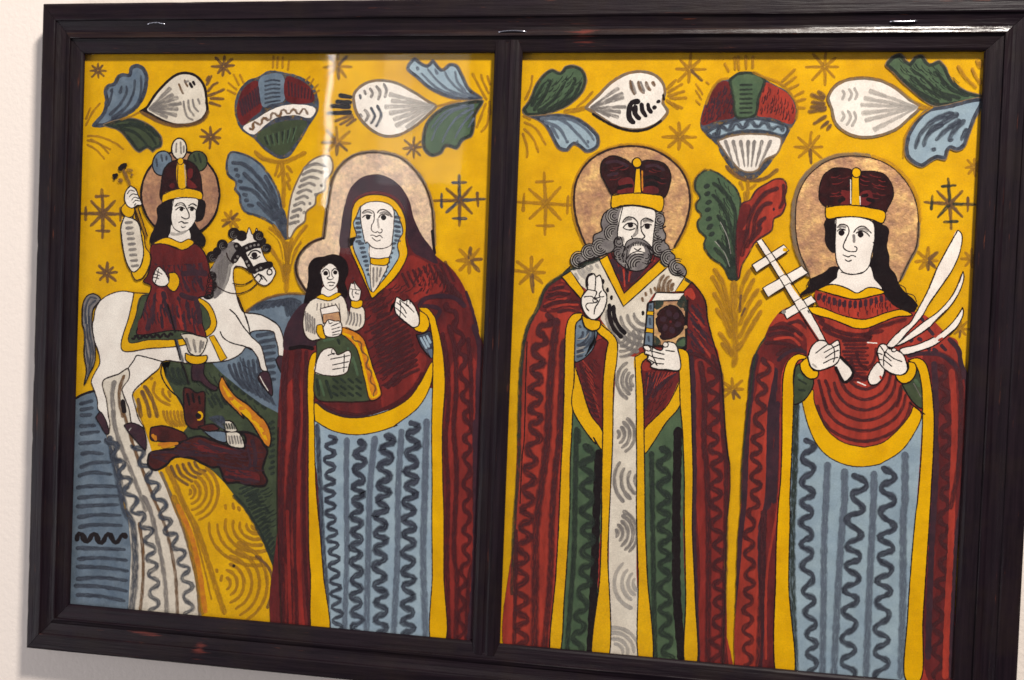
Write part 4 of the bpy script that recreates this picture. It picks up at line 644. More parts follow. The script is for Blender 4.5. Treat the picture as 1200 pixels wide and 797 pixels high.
fill('Z', 'S2 462 20 380 30 320 70 295 150 305 200 240 240 230 300 170 330 150 370 90 400 65 450 70 470 200 430 300 395 400 350 430 240', 'K', 1.4); fill('Z', 'S2 715 50 770 70 790 120 775 180 800 240 790 290 820 320 830 360 870 400 870 440 930 470 960 520 945 555 860 500 760 420 700 370 690 300 710 150', 'K', 1.4)
for c in ('400 90', '390 220', '290 330', '210 370', '125 430', '750 120', '735 230', '750 340', '825 415', '890 485'):
    arcs('K', 'S2 ' + c, [2.5, 5, 7.6, 10.2], random.choice((40, 120)), 300, 1.1); arcs('F', 'S2 ' + c, [3.8, 6.4, 9], 100, 290, 1.0)
film('face', BISHOP); fill('W', 'S2 465 15 540 10 640 25 715 50 715 150 702 250 692 330 650 400 500 420 462 330 425 240', 'K', 1.2)
strokes('E', 3, 'S2 575 170 570 220 540 250', 'S2 470 140 500 115 540 112', 'S2 620 135 660 120 700 135', 'S2 460 250 470 300'); strokes('K', 1.4, 'S2 460 142 490 102 540 100 580 140 578 190', 'S2 605 165 612 122 650 105 705 132', 'S2 465 182 500 148 555 148 575 170', 'S2 612 178 640 152 690 160', 'S2 605 165 612 210 635 250 600 272 545 265 530 242', 'S2 470 185 520 198 560 185'); eye('S2 525 158', 3.2); eye('S2 655 170', 3.2)
film('beard', BISHOP); fill('Z', 'S2 405 270 450 262 475 330 500 285 560 262 620 272 670 310 695 350 690 410 655 480 590 516 520 508 450 470 400 410', 'K', 1.2); fill('W', 'S2 548 312 612 312 637 370 600 382 560 378 515 392 530 345'); stroke('K', 'S2 553 338 580 356 608 338', 1.3)
for i in range(16): stroke('K', P('S2 %d %d %d %d' % (490 + i * 12, 330 - 45 * math.sin(i * 0.2), 478 + i * 14, 360 - 40 * math.sin(i * 0.2))), 1.1)
arcs('K', 'S2 590 470', [4, 7, 10, 13, 16], 150, 300, 1.2); arcs('F', 'S2 590 470', [5.5, 8.5, 11.5], 160, 290, 1.0); arcs('K', 'S2 430 380', [2.5, 5, 7.5], 0, 300, 1.1); arcs('K', 'S2 435 290', [3, 6], 30, 300, 1.1); arcs('K', 'S2 650 400', [3, 6, 9], -60, 120, 1.1); arcs('F', 'S2 480 400', [5, 9], 60, 200, 1.0); strokes('K', 1.2, 'S2 480 330 465 400 470 450', 'S2 500 350 490 430', 'S2 660 330 680 400 650 470', 'S2 480 430 520 500')
film('crown', BISHOP); fill('X', 'S1 375 388 330 300 295 220 305 130 370 88 450 100 520 140 558 180 550 378', 'K', 1.4); fill('X', 'S1 600 190 620 130 700 122 790 150 835 220 830 310 790 402 700 384 600 374', 'K', 1.4)
hatch('M', 'S1 330 160 420 110 530 170 540 250 400 330 340 280', -15, 4.6, 13, 1.2); hatch('M', 'S1 620 180 720 140 810 190 815 300 760 360 620 260', 12, 4.6, 13, 1.2); fill('M', 'S1 430 280 530 258 548 368 415 372 440 340'); fill('M', 'S1 620 340 690 320 740 340 740 375 620 368'); strokes('K', 3.2, 'S1 420 340 500 320 545 320', 'S1 620 260 700 250 760 280', 'S1 620 320 700 300 740 320'); strokes('H', 2.4, 'S1 330 140 420 130 510 170', 'S1 640 170 720 160 790 200', 'S1 340 240 430 220')
fill('Y', 'S1 380 395 470 381 570 376 690 386 777 406 762 520 680 490 570 471 470 471 380 490', 'K', 1.3); fill('Y', 'S1 565 185 600 185 608 374 550 376', 'K', 1.2, sharp=True); blob('Y', 'S1 575 140', 5.4, 5.8, 'K', 1.4); stroke('V', 'S1 615 200 618 360', 1.6)
film('book', BISHOP); fill('K', 'S4 285 350 575 340 565 725 225 695 255 365', sharp=True); fill('W', 'S4 325 285 545 290 505 345 292 352', 'K', 1.4, sharp=True); fill('A', 'S4 312 358 550 350 548 700 310 690', sharp=True)
fill('O', 'S4 500 345 545 300 560 345 555 430 520 410 485 375'); fill('O', 'S4 312 358 385 356 375 390 330 420 312 410'); fill('O', 'S4 310 620 345 640 365 690 310 690'); fill('O', 'S4 550 630 500 640 475 690 490 715 550 700'); fill('G', 'S4 480 690 545 640 545 700'); fill('X', 'S4 430 380 480 395 530 450 550 510 520 590 450 640 370 645 345 580 325 500 350 430', 'K', 1.4)
for i in range(6):
    ca, sa = math.cos(i * 1.05 + 0.3), math.sin(i * 1.05 + 0.3); blob('H', 'S4 %f %f' % (438 + 58 * ca, 512 + 68 * sa), 4.4, 3.2, None, 1, i * 1.05); blob('A', 'S4 %f %f' % (438 + 122 * ca, 512 + 142 * sa), 2.0)
blob('X', 'S4 438 512', 6); blob('M', 'S4 438 512', 1.6)
fill('C', 'S4 265 368 308 360 300 705 232 690', 'K', 1.4, sharp=True); fill('Y', 'S4 258 430 306 432 304 462 252 458', 'K', 1, sharp=True); fill('Y', 'S4 248 560 303 566 302 600 244 594', 'K', 1, sharp=True); strokes('S', 2.4, 'S4 280 380 285 420', 'S4 275 480 280 540', 'S4 265 620 270 670')
film('hand', BISHOP); fill('W', 'S6 158 32 190 30 225 45 300 70 330 10 400 15 432 80 442 220 330 218 270 216 215 195 220 170 190 140 200 115 170 95 175 65', 'K', 1.4); strokes('K', 1.3, 'S6 165 60 230 78 325 102', 'S6 180 95 235 122 325 140', 'S6 200 140 260 170 320 176', 'S6 230 50 228 100 265 180', 'S6 330 70 405 80', 'S6 215 190 245 165 268 190'); blob('W', 'S4 398 690', 3.2, 3, 'K', 1.2); fill('W', 'S4 225 700 260 698 285 725 270 740 235 725', 'K', 1.2)
film('hand', BISHOP); fill('Y', 'S3 545 458 580 480 640 497 688 510 682 560 630 582 570 552', 'K', 1.4); fill('W', 'S3 590 262 584 190 600 147 640 140 656 165 682 150 702 190 712 262 737 300 732 380 692 460 636 497 580 462 545 390 545 320', 'K', 1.6)
strokes('K', 1.3, 'S3 654 165 648 270', 'S3 560 320 620 315 640 330 690 320', 'S3 590 262 660 280 640 330', 'S3 700 270 680 300 690 320 720 315', 'S3 640 335 670 350 640 365 590 370 575 390 600 430', 'S3 690 330 670 370 650 400 640 455'); arcs('K', 'S3 650 345', [3], 0, 330, 1.2); stroke('K', 'S3 588 240 584 190 600 150 635 140', 2.2)
# ---- crowned saint with triple cross
SAINT = film('saint_figure')
film('halo', SAINT); fill('A', 'K1 640 90 800 105 950 170 1070 290 1140 430 1168 600 1150 797 K2 1010 250 970 420 890 592 700 620 300 620 190 560 110 350 85 200 K1 215 600 225 420 300 260 420 150 520 105')
stroke('J', 'K2 185 560 90 350 62 200 K1 195 600 210 420 285 245 410 138 520 92 640 78 800 90', 5); stroke('T', 'K1 800 88 960 155 1085 275 1158 420 1185 600', 4); stroke('J', 'K1 1170 600 1155 797 K2 1015 250 975 420 895 585', 3.4); stroke('L', 'K2 190 560 105 350 82 200 K1 212 600 225 420 298 260 420 150 520 105 640 88 800 103 950 168 1072 290 1142 430 1168 600 1150 797 K2 975 415 888 595', 1.4)
on(SAINT)
fill('R', 'K4 330 10 230 110 190 190 170 260 110 350 80 500 60 700 K7 190 0 160 250 130 500 120 797 S8 905 797 g 1055 300 1040 740 px 862 830 1130 830 h 860 400 870 0 K8 925 400 950 200 940 0 K6 960 640 940 540 890 400 870 260 800 220 700 120 590 50 440 20 200 85 K4 930 95 600 0')
fill('M', 'K4 60 700 80 500 110 350 170 260 190 190 300 110 420 160 500 250 500 340 380 380 310 500 300 797 K7 440 0 435 400 415 797 h 45 0 40 745 px 870 830 g 1150 700 1160 0 S8 1100 797 1140 0 K7 330 0 190 0'); fill('M', 'K6 640 330 760 350 840 400 900 470 950 640 K8 940 0 930 300 900 797 h 850 400 850 797 750 797 760 0 K8 670 600 690 200 K6 690 700 660 540 600 410')
wave('D', 'K4 200 400 160 560 140 720 K7 265 50 250 300 235 550 225 797 g 1110 50 1108 300 1095 740', 5, 22.6, 0.1, 0.6); stroke('H', 'K4 250 470 225 797 K7 355 0 345 300 325 797 g 1175 0 1165 400 1150 750', 6.4); stroke('H', 'K4 110 360 80 500 62 700 K7 185 60 165 300 145 797 g 1070 100 1055 500', 4.4); stroke('O', 'K4 180 230 110 345 78 500 58 700 48 797 K7 155 250 130 500 122 797', 2); stroke('H', 'K7 405 0 395 400 375 797', 4); stroke('R', 'K7 430 100 425 500 410 797 g 1190 300 1185 700', 2)
fill('R', 'K4 150 420 240 440 220 640 K7 325 60 318 400 300 797 g 1145 100 1140 740 1058 740 1072 200 K7 165 797 185 400 205 60 K4 110 640'); wave('D', 'K4 200 400 160 560 140 720 K7 265 50 250 300 235 550 225 797 g 1110 100 1108 300 1095 740', 5, 22.6, 4.2, 0.6); stroke('D', 'g 1175 0 1165 400 1150 750', 6.4)
strokes('D', 4, 'K4 200 170 330 160 470 220', 'K4 190 220 320 200 400 230', 'K4 170 280 300 280 470 330', 'K4 350 130 430 110 510 170', 'K4 260 380 330 330 420 330', 'K4 400 330 480 350 505 380'); strokes('R', 2, 'K4 260 110 330 60', 'K4 350 100 420 90', 'K4 240 250 380 240 450 300', 'K4 400 200 470 260'); stroke('H', 'K4 270 420 340 360 430 330 500 360', 3); 
fill('R', 'K6 560 290 690 240 760 200 780 260 700 330 600 350'); strokes('H', 3, 'K6 640 160 690 220', 'K6 590 80 610 110', 'K6 500 270 530 250', 'K6 560 240 600 260', 'K6 680 320 720 350', 'K6 740 290 790 340', 'K6 640 310 660 340'); stroke('H', 'K6 480 380 600 360 740 370 840 440 920 560', 3.6); wave('D', 'K6 720 430 765 600 780 797 K8 780 200 795 400 770 797 h 815 50 825 200 800 400 790 640 790 790', 5, 26, 4.6, 1.4); stroke('H', 'K6 690 420 700 600 705 797 K8 700 200 705 500 690 797 h 760 200 745 700', 5); stroke('H', 'K6 800 240 880 330 900 440 945 560 955 797 K8 950 200 930 450 905 797 h 870 200 855 790', 4); stroke('R', 'K6 825 480 840 640 K8 850 100 850 300 840 500 832 797 h 850 200 835 500 825 790', 5); stroke('D', 'K6 880 470 900 640 K8 900 100 880 500 h 850 0', 5)
film('skirt', SAINT); fill('B', 'K7 530 0 560 -30 620 60 680 270 830 450 1000 500 K8 300 470 430 390 530 260 592 100 590 300 555 797 h 690 0 650 500 645 830 108 830 100 400 95 0 K7 500 797 515 400')
stroke('O', 'K7 552 10 545 300 528 797 h 112 100 115 400 130 790', 6.2)
for s, w in (('K7 795 470 788 600 780 797 h 262 100 258 400 252 790', 6.6), ('K7 925 520 925 797 h 352 0 330 300 305 790', 7), ('K7 1155 540 1150 797 h 490 0 475 300 455 790', 7), ('K8 465 390 465 600 463 797 h 632 0 628 400 618 790', 7.2)): stroke('Q', s, w)
wave('S2', 'K7 640 290 635 500 632 797 h 180 60 185 300 195 520 210 790', 7, 25.6, 5, 2.3, 5.4); wave('S2', 'K7 1030 555 1042 700 h 402 40 400 250 380 500 372 790', 8, 27.4, 5, 1.2); wave('S2', 'K8 325 500 330 700 h 555 50 550 250 532 500 525 790', 8, 27, 5, 1.4)
film('torso', SAINT); fill('R', 'K4 520 20 560 50 700 95 850 155 K6 70 160 160 165 280 120 400 75 520 70 400 280 470 380 430 590 510 740 K8 540 40 500 110 400 230 290 320 150 355 K7 1080 355 920 320 800 230 730 110 690 0 K4 560 600 520 500 500 330')
for i in range(8):
    wd, bt, tp = 55 - 6.2 * i, 517 - 12.2 * i, 474 - 9.0 * i; cx = 1012 + 0.4 * i
    stroke('D', [(cx - wd, tp), (cx - wd * 0.88, tp + (bt - tp) * 0.42), (cx - wd * 0.6, tp + (bt - tp) * 0.78), (cx, bt), (cx + wd * 0.6, tp + (bt - tp) * 0.76), (cx + wd * 0.9, tp + (bt - tp) * 0.36), (cx + wd, tp - 4)], 3.4)
strokes('D', 3.2, 'K4 590 560 620 680 660 790', 'K6 440 600 430 690 400 780', 'K4 640 560 680 660')
for i in range(12): stroke('D', P('K4 %d %d %d %d' % (770 + (i % 3) * 12, 265 + i * 27, 985 - (i % 2) * 20, 262 + i * 28)), 3)
for ss in ('K4 590 110 720 180 860 215 1000 200 K6 200 180 340 130 480 90', 'K4 620 160 720 220 860 250 1000 240 K6 150 220 300 180', 'K4 560 60 640 110'): stroke('D', ss, 4.4)
strokes('W', 1.2, 'K6 170 275 250 280', 'K4 890 580 960 610')
film('hem', SAINT); fill('Y', 'K7 595 0 640 180 720 350 830 450 1000 507 1196 490 K8 300 472 430 390 530 260 592 105 535 40 500 112 400 232 290 322 150 357 K7 1080 357 920 322 800 232 730 112 690 0 K4 580 740 545 640 470 730', 'L', 1.3)
film('sleeve', SAINT); fill('N', 'K4 408 470 440 440 470 520 548 555 545 620 480 720 398 752', 'K', 1.4); strokes('O', 2, 'K4 430 560 500 600', 'K4 430 640 490 650'); stroke('G', 'K4 430 520 470 560', 3)
film('sleeve', SAINT); fill('N', 'K6 440 600 505 580 560 490 597 520 597 785 530 740', 'K', 1.4); stroke('E', 'K6 530 590 590 700', 1.2); stroke('G', 'K6 540 560 580 620', 3)
film('cloak_trim', SAINT); fill('Y', 'K4 505 385 430 365 360 410 320 520 308 797 K7 440 300 430 600 h 46 0 35 300 50 790 112 790 96 350 102 0 K7 500 797 515 400 530 0 K4 392 740 402 480 440 410 500 402', 'K', 1.3)
film('cloak_trim', SAINT); fill('Y', 'K6 490 412 560 395 620 430 660 560 688 797 K8 690 250 662 797 h 722 500 705 797 646 797 650 500 690 0 K8 560 797 597 300 600 0 K6 592 600 560 475', 'K', 1.3)
stroke('K', 'K8 500 10 560 60 622 104', 1.4)
film('neckline', SAINT); fill('R', 'K2 235 670 400 700 540 730 700 705 770 690 860 790 K5 430 690 300 740 150 755 K4 850 80 760 58 600 0'); hatch('D', 'K2 260 690 540 745 780 715 840 780 K5 300 730 150 745 K4 850 75 760 50 620 0', 88, 3, 9, 1.8)
for i in range(14): stroke('H', P('K2 %d %d %d %d' % (265 + i * 40, 690 + 55 * math.sin(i * 0.24), 255 + i * 41, 745 + 60 * math.sin(i * 0.24))), 2.6)
fill('Y', 'K4 505 0 600 0 760 60 930 96 K6 200 85 330 40 440 20 522 62 400 75 280 120 160 165 70 162 K4 850 156 700 96 540 45', 'K', 1.3)
film('hair', SAINT); fill('K', 'K2 395 112 320 110 300 150 310 200 308 280 330 340 370 375 398 376 420 200'); fill('K', 'K2 425 490 360 480 310 520 230 560 190 580 185 625 110 705 200 685 250 655 330 622 400 572 440 520'); fill('K', 'K2 670 130 760 155 805 190 800 260 790 330 810 400 810 480 860 550 880 610 930 680 1000 740 1035 797 K5 560 660 540 700 K2 850 790 760 690 690 600 655 480 680 380'); strokes('L', 1.2, 'K2 885 620 930 650 940 690', 'K2 940 690 1000 710 1020 760', 'K2 190 580 175 620 200 650')
film('face', SAINT); fill('W', 'K2 420 500 400 570 340 622 400 622 480 645 560 685 640 645 750 655 690 580 652 480'); fill('W', 'K2 395 108 500 95 600 105 680 140 695 230 690 300 668 400 650 480 600 530 530 542 450 525 405 460 388 350 392 200', 'K', 1.2)
strokes('K', 1.4, 'K2 400 182 430 155 480 165 495 210 470 270 450 330 480 360 510 366', 'K2 530 220 560 182 610 170 670 225', 'K2 510 366 550 362 556 338 535 325', 'K2 445 390 490 407 515 395 550 407', 'K2 462 428 490 442 518 430', 'K2 400 210 430 190 470 200', 'K2 548 225 585 205 630 220 655 250'); strokes('E', 3, 'K2 410 180 440 168 475 180', 'K2 560 198 610 188 650 210', 'K2 530 230 535 300'); eye('K2 437 220', 3.6); eye('K2 585 233', 3.6); strokes('K', 1.2, 'K2 680 290 692 310 680 330', 'K2 430 525 520 545 620 520')
film('collar', SAINT); fill('Y', 'K2 245 662 330 625 400 625 480 652 560 687 640 647 710 650 772 682 680 710 540 736 400 706', 'K', 1.4)
film('crown', SAINT); fill('X', 'K1 445 482 400 430 400 330 430 240 500 187 580 182 655 207 647 472', 'K', 1.2); fill('X', 'K1 705 215 800 205 900 230 960 310 972 400 930 490 908 527 800 492 708 472', 'K', 1.2); hatch('M', 'K1 430 300 500 210 640 230 640 360 540 450 450 440', -12, 4.6, 13, 1.2); hatch('M', 'K1 715 240 860 230 950 330 930 440 860 470 720 350', 14, 4.6, 13, 1.2); fill('M', 'K1 560 370 635 360 640 460 560 465 590 420'); fill('M', 'K1 720 370 800 360 810 440 780 470 715 460'); strokes('X', 3, 'K1 470 350 560 330 640 350', 'K1 720 330 820 340', 'K1 500 440 590 410'); strokes('K', 3, 'K1 540 440 600 420', 'K1 760 420 830 440', 'K1 720 400 780 390')
fill('Y', 'K1 445 487 540 473 650 471 780 489 907 526 890 608 800 580 680 561 560 563 455 572', 'K', 1.3); fill('Y', 'K1 650 235 705 235 712 472 645 472', 'K', 1.2, sharp=True); blob('Y', 'K1 685 218', 5.4, 5.8, 'K', 1.4); stroke('W', 'K1 640 270 642 460', 1); stroke('W', 'K1 712 400 716 468', 1)
film('triple_cross', SAINT)
for s in ('K3 165 325 465 135 512 190 210 392', 'K3 265 540 630 333 688 400 315 625', 'K3 420 772 720 608 765 668 K4 345 92 320 45'): fill('W', s, 'K', 1.3, sharp=True)
fill('W', 'K3 212 108 260 84 560 560 700 740 K4 660 285 760 385 862 512 795 582 720 460 600 260 430 0', sharp=True); strokes('K', 1.3, 'K3 212 108 420 440 620 780 K4 590 265', 'K3 260 84 480 400 700 740 K4 660 285'); strokes('K', 2.4, 'K4 755 380 860 512 795 582 720 460'); stroke('K', 'K4 505 25 520 50', 1.2)
strokes('L', 1, 'K3 285 245 345 212', 'K3 325 312 385 275', 'K3 412 445 480 405', 'K3 460 525 525 490', 'K3 555 670 630 630', 'K3 610 750 680 715'); stroke('Y', 'K3 455 180 500 185', 3); blob('E', 'K3 465 760', 2.6)
film('hand', SAINT); fill('Y', 'K4 445 440 500 395 520 450 550 490 588 500 578 545 520 555 460 500', 'K', 1.4); fill('W', 'K4 508 385 540 300 600 258 650 268 672 292 740 258 756 300 752 400 725 442 640 480 580 492 530 462', 'K', 1.5); strokes('K', 1.3, 'K4 565 360 610 325 660 290', 'K4 630 355 700 315 752 290', 'K4 640 395 720 345 750 335', 'K4 625 438 700 400 745 390', 'K4 675 285 705 310 715 380 705 430'); stroke('F', 'K4 540 440 580 470', 2)
film('palm_frond', SAINT); fill('W', 'K5 875 65 905 100 895 220 840 360 740 510 650 640 600 730 K6 480 200 370 312 325 300 440 170 K5 500 790 560 690 650 520 720 350 800 200', 'K', 1.3)
film('palm_frond', SAINT); fill('W', 'K5 915 385 922 430 890 540 820 650 700 770 K6 660 150 560 220 430 290 395 300 480 220 590 130 K5 630 765 720 700 820 590 880 480', 'K', 1.3)
film('palm_frond', SAINT); fill('W', 'K6 912 0 917 50 870 150 790 222 700 292 600 332 450 367 425 330 560 290 690 232 760 188 840 110 890 40', 'K', 1.3); strokes('R', 2, 'K6 740 195 690 235', 'K6 720 260 760 240')
film('palm_frond', SAINT); fill('W', 'K6 250 425 305 470 292 540 250 595 200 602 176 560 200 490', 'K', 1.4); stroke('R', 'K6 270 530 280 560', 2)
film('hand', SAINT); fill('Y', 'K6 490 422 540 438 552 500 510 572 450 592 400 555 395 525 460 520 490 480', 'K', 1.4); fill('W', 'K6 245 350 272 290 312 290 340 322 380 330 440 358 475 430 482 490 440 526 380 522 320 492 270 440 262 400', 'K', 1.5); strokes('K', 1.3, 'K6 310 345 380 400 445 425', 'K6 300 370 360 420', 'K6 295 405 365 462', 'K6 270 300 300 345 310 375', 'K6 330 320 300 380 300 460', 'K6 250 355 290 370', 'K6 262 405 290 410'); blob('W', 'K6 378 333', 2.8, 2.2, 'K', 1.3)
# ================================================================== build the painted films
def mesh_obj(name, v, f, mats, parent=None, mi=None, smooth=False, uv=None, ed=None):
    me = bpy.data.meshes.new(name); me.from_pydata(v, [], f)
    for m in mats: me.materials.append(m)
    if mi: me.polygons.foreach_set('material_index', mi)
    if uv:
        ul = me.uv_layers.new(name='UVMap'); ul.data.foreach_set('uv', [c for p in uv for c in p])
        el = me.uv_layers.new(name='Edge'); el.data.foreach_set('uv', [c for p in ed for c in p])
    if smooth: me.polygons.foreach_set('use_smooth', [True] * len(me.polygons))
    me.update(); o = bpy.data.objects.new(name, me); COL.objects.link(o)
    if parent: o.parent = parent
    return o
def empty(name, loc, label, cat):
    o = bpy.data.objects.new(name, None); COL.objects.link(o); o.location = loc; o.empty_display_size = 0.05
    o['label'] = label; o['category'] = cat
    return o
def box(x0, x1, y0, y1, z0, z1):
    v = [(x, y, z) for x in (x0, x1) for y in (y0, y1) for z in (z0, z1)]
    return v, [(0, 1, 3, 2), (4, 6, 7, 5), (0, 4, 5, 1), (2, 3, 7, 6), (0, 2, 6, 4), (1, 5, 7, 3)]
# glass: clear, with the weak mirror reflection of a flat pane (same from both faces)
t = NT('picture_glass')
lw = t.n('ShaderNodeLayerWeight'); lw.inputs[0].default_value = 0.5
fr = t.math('ADD', t.math('MULTIPLY', t.math('POWER', lw.outputs['Facing'], 5.0), 0.95), 0.02)
tr = t.n('ShaderNodeBsdfTransparent'); gl = t.n('ShaderNodeBsdfGlossy', Roughness=0.035); tr.inputs[0].default_value = (0.985, 0.99, 0.985, 1)
nz = t.noise(t.coord(), 7, 2); bp = t.n('ShaderNodeBump', Strength=0.12, Distance=0.004); t.l(nz, bp.inputs['Height']); t.l(bp.outputs[0], gl.inputs['Normal'])
ms = t.n('ShaderNodeMixShader'); t.l(fr, ms.inputs[0]); t.l(tr.outputs[0], ms.inputs[1]); t.l(gl.outputs[0], ms.inputs[2]); df = t.n('ShaderNodeBsdfDiffuse'); df.inputs[0].default_value = (0.8, 0.78, 0.74, 1); m2 = t.n('ShaderNodeMixShader')   # a film of dust
du = t.math('MULTIPLY', t.ramp(t.noise(t.coord(), 420, 6, 0.75), [(0.5, (0.12, 0.12, 0.12, 1)), (0.74, (1, 1, 1, 1))]), 0.012); t.l(du, m2.inputs[0]); t.l(ms.outputs[0], m2.inputs[1]); t.l(df.outputs[0], m2.inputs[2]); t.l(m2.outputs[0], t.out.inputs[0])
GLASS = t.m
def build_icon(pn, label):
    root = empty('glass_icon', world(0.5 * (pn.x0 + pn.x1), 0.3015, 0), label, 'icon'); L = root.location; made = {}
    for fm in pn.films:
        if not fm.f: continue
        par = made[fm.parent] if fm.parent in made else root
        o = mesh_obj(fm.name, [(x - L.x, y, z + H0 - L.z) for x, y, z in fm.v], fm.f, [MAT[k] for k in fm.mats], par, fm.mi, uv=fm.uv, ed=fm.ed)
        if fm.label: o['label'] = fm.label
        made[fm] = o
    v, f = box(pn.x0 - L.x, pn.x1 - L.x, -0.0037, -0.0021, -0.3015 + H0 - L.z, 0.3015 + H0 - L.z)
    mesh_obj('glass_pane', v, f, [GLASS], root)
    print('layers', pn.z, pn.z * DZ * 1000, 'mm', len(pn.films))
    return root
# parents must hold geometry of their own before their children are linked
for pn in (ICON1, ICON2): pn.films.sort(key=lambda q: q.parent is not None)
build_icon(ICON1, 'glass icon painted with a rider on a white horse and a mother with child')
build_icon(ICON2, 'glass icon painted with a grey-bearded bishop and a crowned saint holding a triple cross')
# ================================================================== frame
FX0, FX1, FY = -0.4935, 0.5035, 0.343; SX, SY = 0.450, 0.294; WALLZ = 0.018
def at_depth(px, py, z):
    a = ((px - 600) / FOC, (py - 398.5) / FOC, 1.0); d = [sum(RC[k][i] * a[k] for k in range(3)) for i in range(3)]; k = (z - CP[2]) / d[2]
    return (CP[0] + k * d[0], CP[1] + k * d[1])
def wood(name, horiz, worn=False):
    t = NT(name); st = (0.05, 1, 1) if horiz else (1, 1, 0.05)
    v = t.coord(st); g = t.noise(v, 260, 5, 0.6); g2 = t.noise(t.coord(st, (3, 1, 2)), 420, 4, 0.7); b = t.noise(t.coord(), 28, 5, 0.6)
    c = t.mix(t.ramp(g, [(0.35, (0, 0, 0, 1)), (0.7, (1, 1, 1, 1))]), lin((18, 9, 17)), lin((30, 18, 26)))
    c = t.mix(t.math('MULTIPLY', t.ramp(b, [(0.45, (0, 0, 0, 1)), (0.75, (1, 1, 1, 1))]), 0.5), c, lin((38, 28, 22)))
    wear = t.math('MULTIPLY', t.ramp(g2, [(0.655, (0, 0, 0, 1)), (0.71, (1, 1, 1, 1))]), t.ramp(t.noise(t.coord((1, 1, 1), (7, 0, 1)), 16, 3), [(0.46, (0, 0, 0, 1)), (0.62, (1, 1, 1, 1))]))
    c = t.mix(t.math('MULTIPLY', wear, 0.85), c, lin((112, 58, 38)))
    if worn: c = t.mix(t.ramp(t.noise(t.coord(st, (1, 4, 2)), 120, 4), [(0.4, (0, 0, 0, 1)), (0.7, (1, 1, 1, 1))]), c, lin((62, 44, 36)))
    if horiz:   # red scuffs where the black paint is scratched away
        for px, py, rx, rz in ((683, 40, 0.014, 0.009), (175, 742.5, 0.018, 0.0026), (236, 758, 0.008, 0.008)):
            X, Yd = at_depth(px, py, -0.011); o = Vector((X, 0, FY - Yd))
            tc = t.n('ShaderNodeTexCoord'); sb = t.n('ShaderNodeVectorMath', operation='SUBTRACT'); t.l(tc.outputs['Object'], sb.inputs[0]); sb.inputs[1].default_value = o
            ml = t.n('ShaderNodeVectorMath', operation='MULTIPLY'); t.l(sb.outputs[0], ml.inputs[0]); ml.inputs[1].default_value = (1 / rx, 0, 1 / rz)
            ln = t.n('ShaderNodeVectorMath', operation='LENGTH'); t.l(ml.outputs[0], ln.inputs[0])
            k = t.math('SUBTRACT', t.math('ADD', 0.75, t.math('MULTIPLY', t.math('SUBTRACT', g2, 0.5), 6.0)), ln.outputs['Value'], True)
            c = t.mix(t.math('MULTIPLY', k, 0.8, True), c, lin((112, 50, 42)))
    p = t.n('ShaderNodeBsdfPrincipled'); t.l(c, p.inputs['Base Color']); p.inputs['Specular IOR Level'].default_value = 0.6 if worn else 0.2
    rr = t.n('ShaderNodeMapRange'); t.l(g, rr.inputs[0]); rr.inputs[3].default_value = 0.16 if worn else 0.36; rr.inputs[4].default_value = 0.34 if worn else 0.6; t.l(rr.outputs[0], p.inputs['Roughness'])
    bm = t.n('ShaderNodeBump', Strength=0.5, Distance=0.0014); t.l(g, bm.inputs['Height']); t.l(bm.outputs[0], p.inputs['Normal'])
    t.l(p.outputs[0], t.out.inputs[0]); return t.m
WHB, WVB = wood('worn_bead_wood_along', True, True), wood('worn_bead_wood_upright', False, True)
WH, WV = wood('dark_frame_wood_along', True), wood('dark_frame_wood_upright', False)
frame = empty('picture_frame', world(0, FY, 0.0), 'dark wooden double picture frame with moulded edge hanging on the white wall', 'picture frame')
FL = frame.location
PROF = [(0, -WALLZ), (0, 0.0126), (0.015, 0.0144), (0.05, 0.0152), (0.33, 0.0158), (0.355, 0.0153), (0.37, 0.0138), (0.46, 0.0120), (0.54, 0.0110), (0.585, 0.0108), (0.62, 0.0117), (0.655, 0.0124), (0.69, 0.0129), (0.702, 0.0128), (0.71, 0.0124), (0.714, 0.0104), (0.80, 0.0094), (0.95, 0.0076), (0.985, 0.0066), (1.0, 0.0050), (1.0, 0.0037), (0.80, 0.0037), (0.80, -WALLZ)]
def rail(outer_a, outer_b, inner_a, inner_b, mat, seed):
    """mitred length of moulding between two corners; points are (x, y-down)"""
    rnd = random.Random(seed); n = 70; v = []; f = []; m = len(PROF); ph = [rnd.random() * 9 for _ in PROF]
    for i in range(n + 1):
        u = 0.0003 + 0.9994 * i / n
        for j, (s, z) in enumerate(PROF):
            ax, ay = outer_a[0] + (inner_a[0] - outer_a[0]) * s, outer_a[1] + (inner_a[1] - outer_a[1]) * s
            bx, by = outer_b[0] + (inner_b[0] - outer_b[0]) * s, outer_b[1] + (inner_b[1] - outer_b[1]) * s
            x, y = ax + (bx - ax) * u, ay + (by - ay) * u
            dz = 0 if (z < 0 or j >= 19 or i in (0, n)) else 0.00028 * math.sin(u * 17 + ph[j]) * math.sin(u * 5.3 + 2 * ph[j]) + rnd.uniform(-1, 1) * 0.00007
            if j in (1, 2) and 0 < i < n and rnd.random() < 0.10: dz -= rnd.uniform(0.0003, 0.0010)
            p = world(x, y, -(z + dz)); v.append(tuple(p - FL))
    for i in range(n):
        for j in range(m):
            a, b = i * m + j, i * m + (j + 1) % m; f.append((a, b, b + m, a + m))
    f += [tuple(range(m)), tuple(range(n * m, (n + 1) * m))[::-1]]
    o = mesh_obj('rail', v, f, [mat, WHB if seed == 0 else mat], frame, [1 if (k < n * m and k % m in (9, 10, 11, 12)) else 0 for k in range(len(f))])
    import bmesh
    bm = bmesh.new(); bm.from_mesh(o.data); bmesh.ops.recalc_face_normals(bm, faces=bm.faces); bm.to_mesh(o.data); bm.free()
    return o
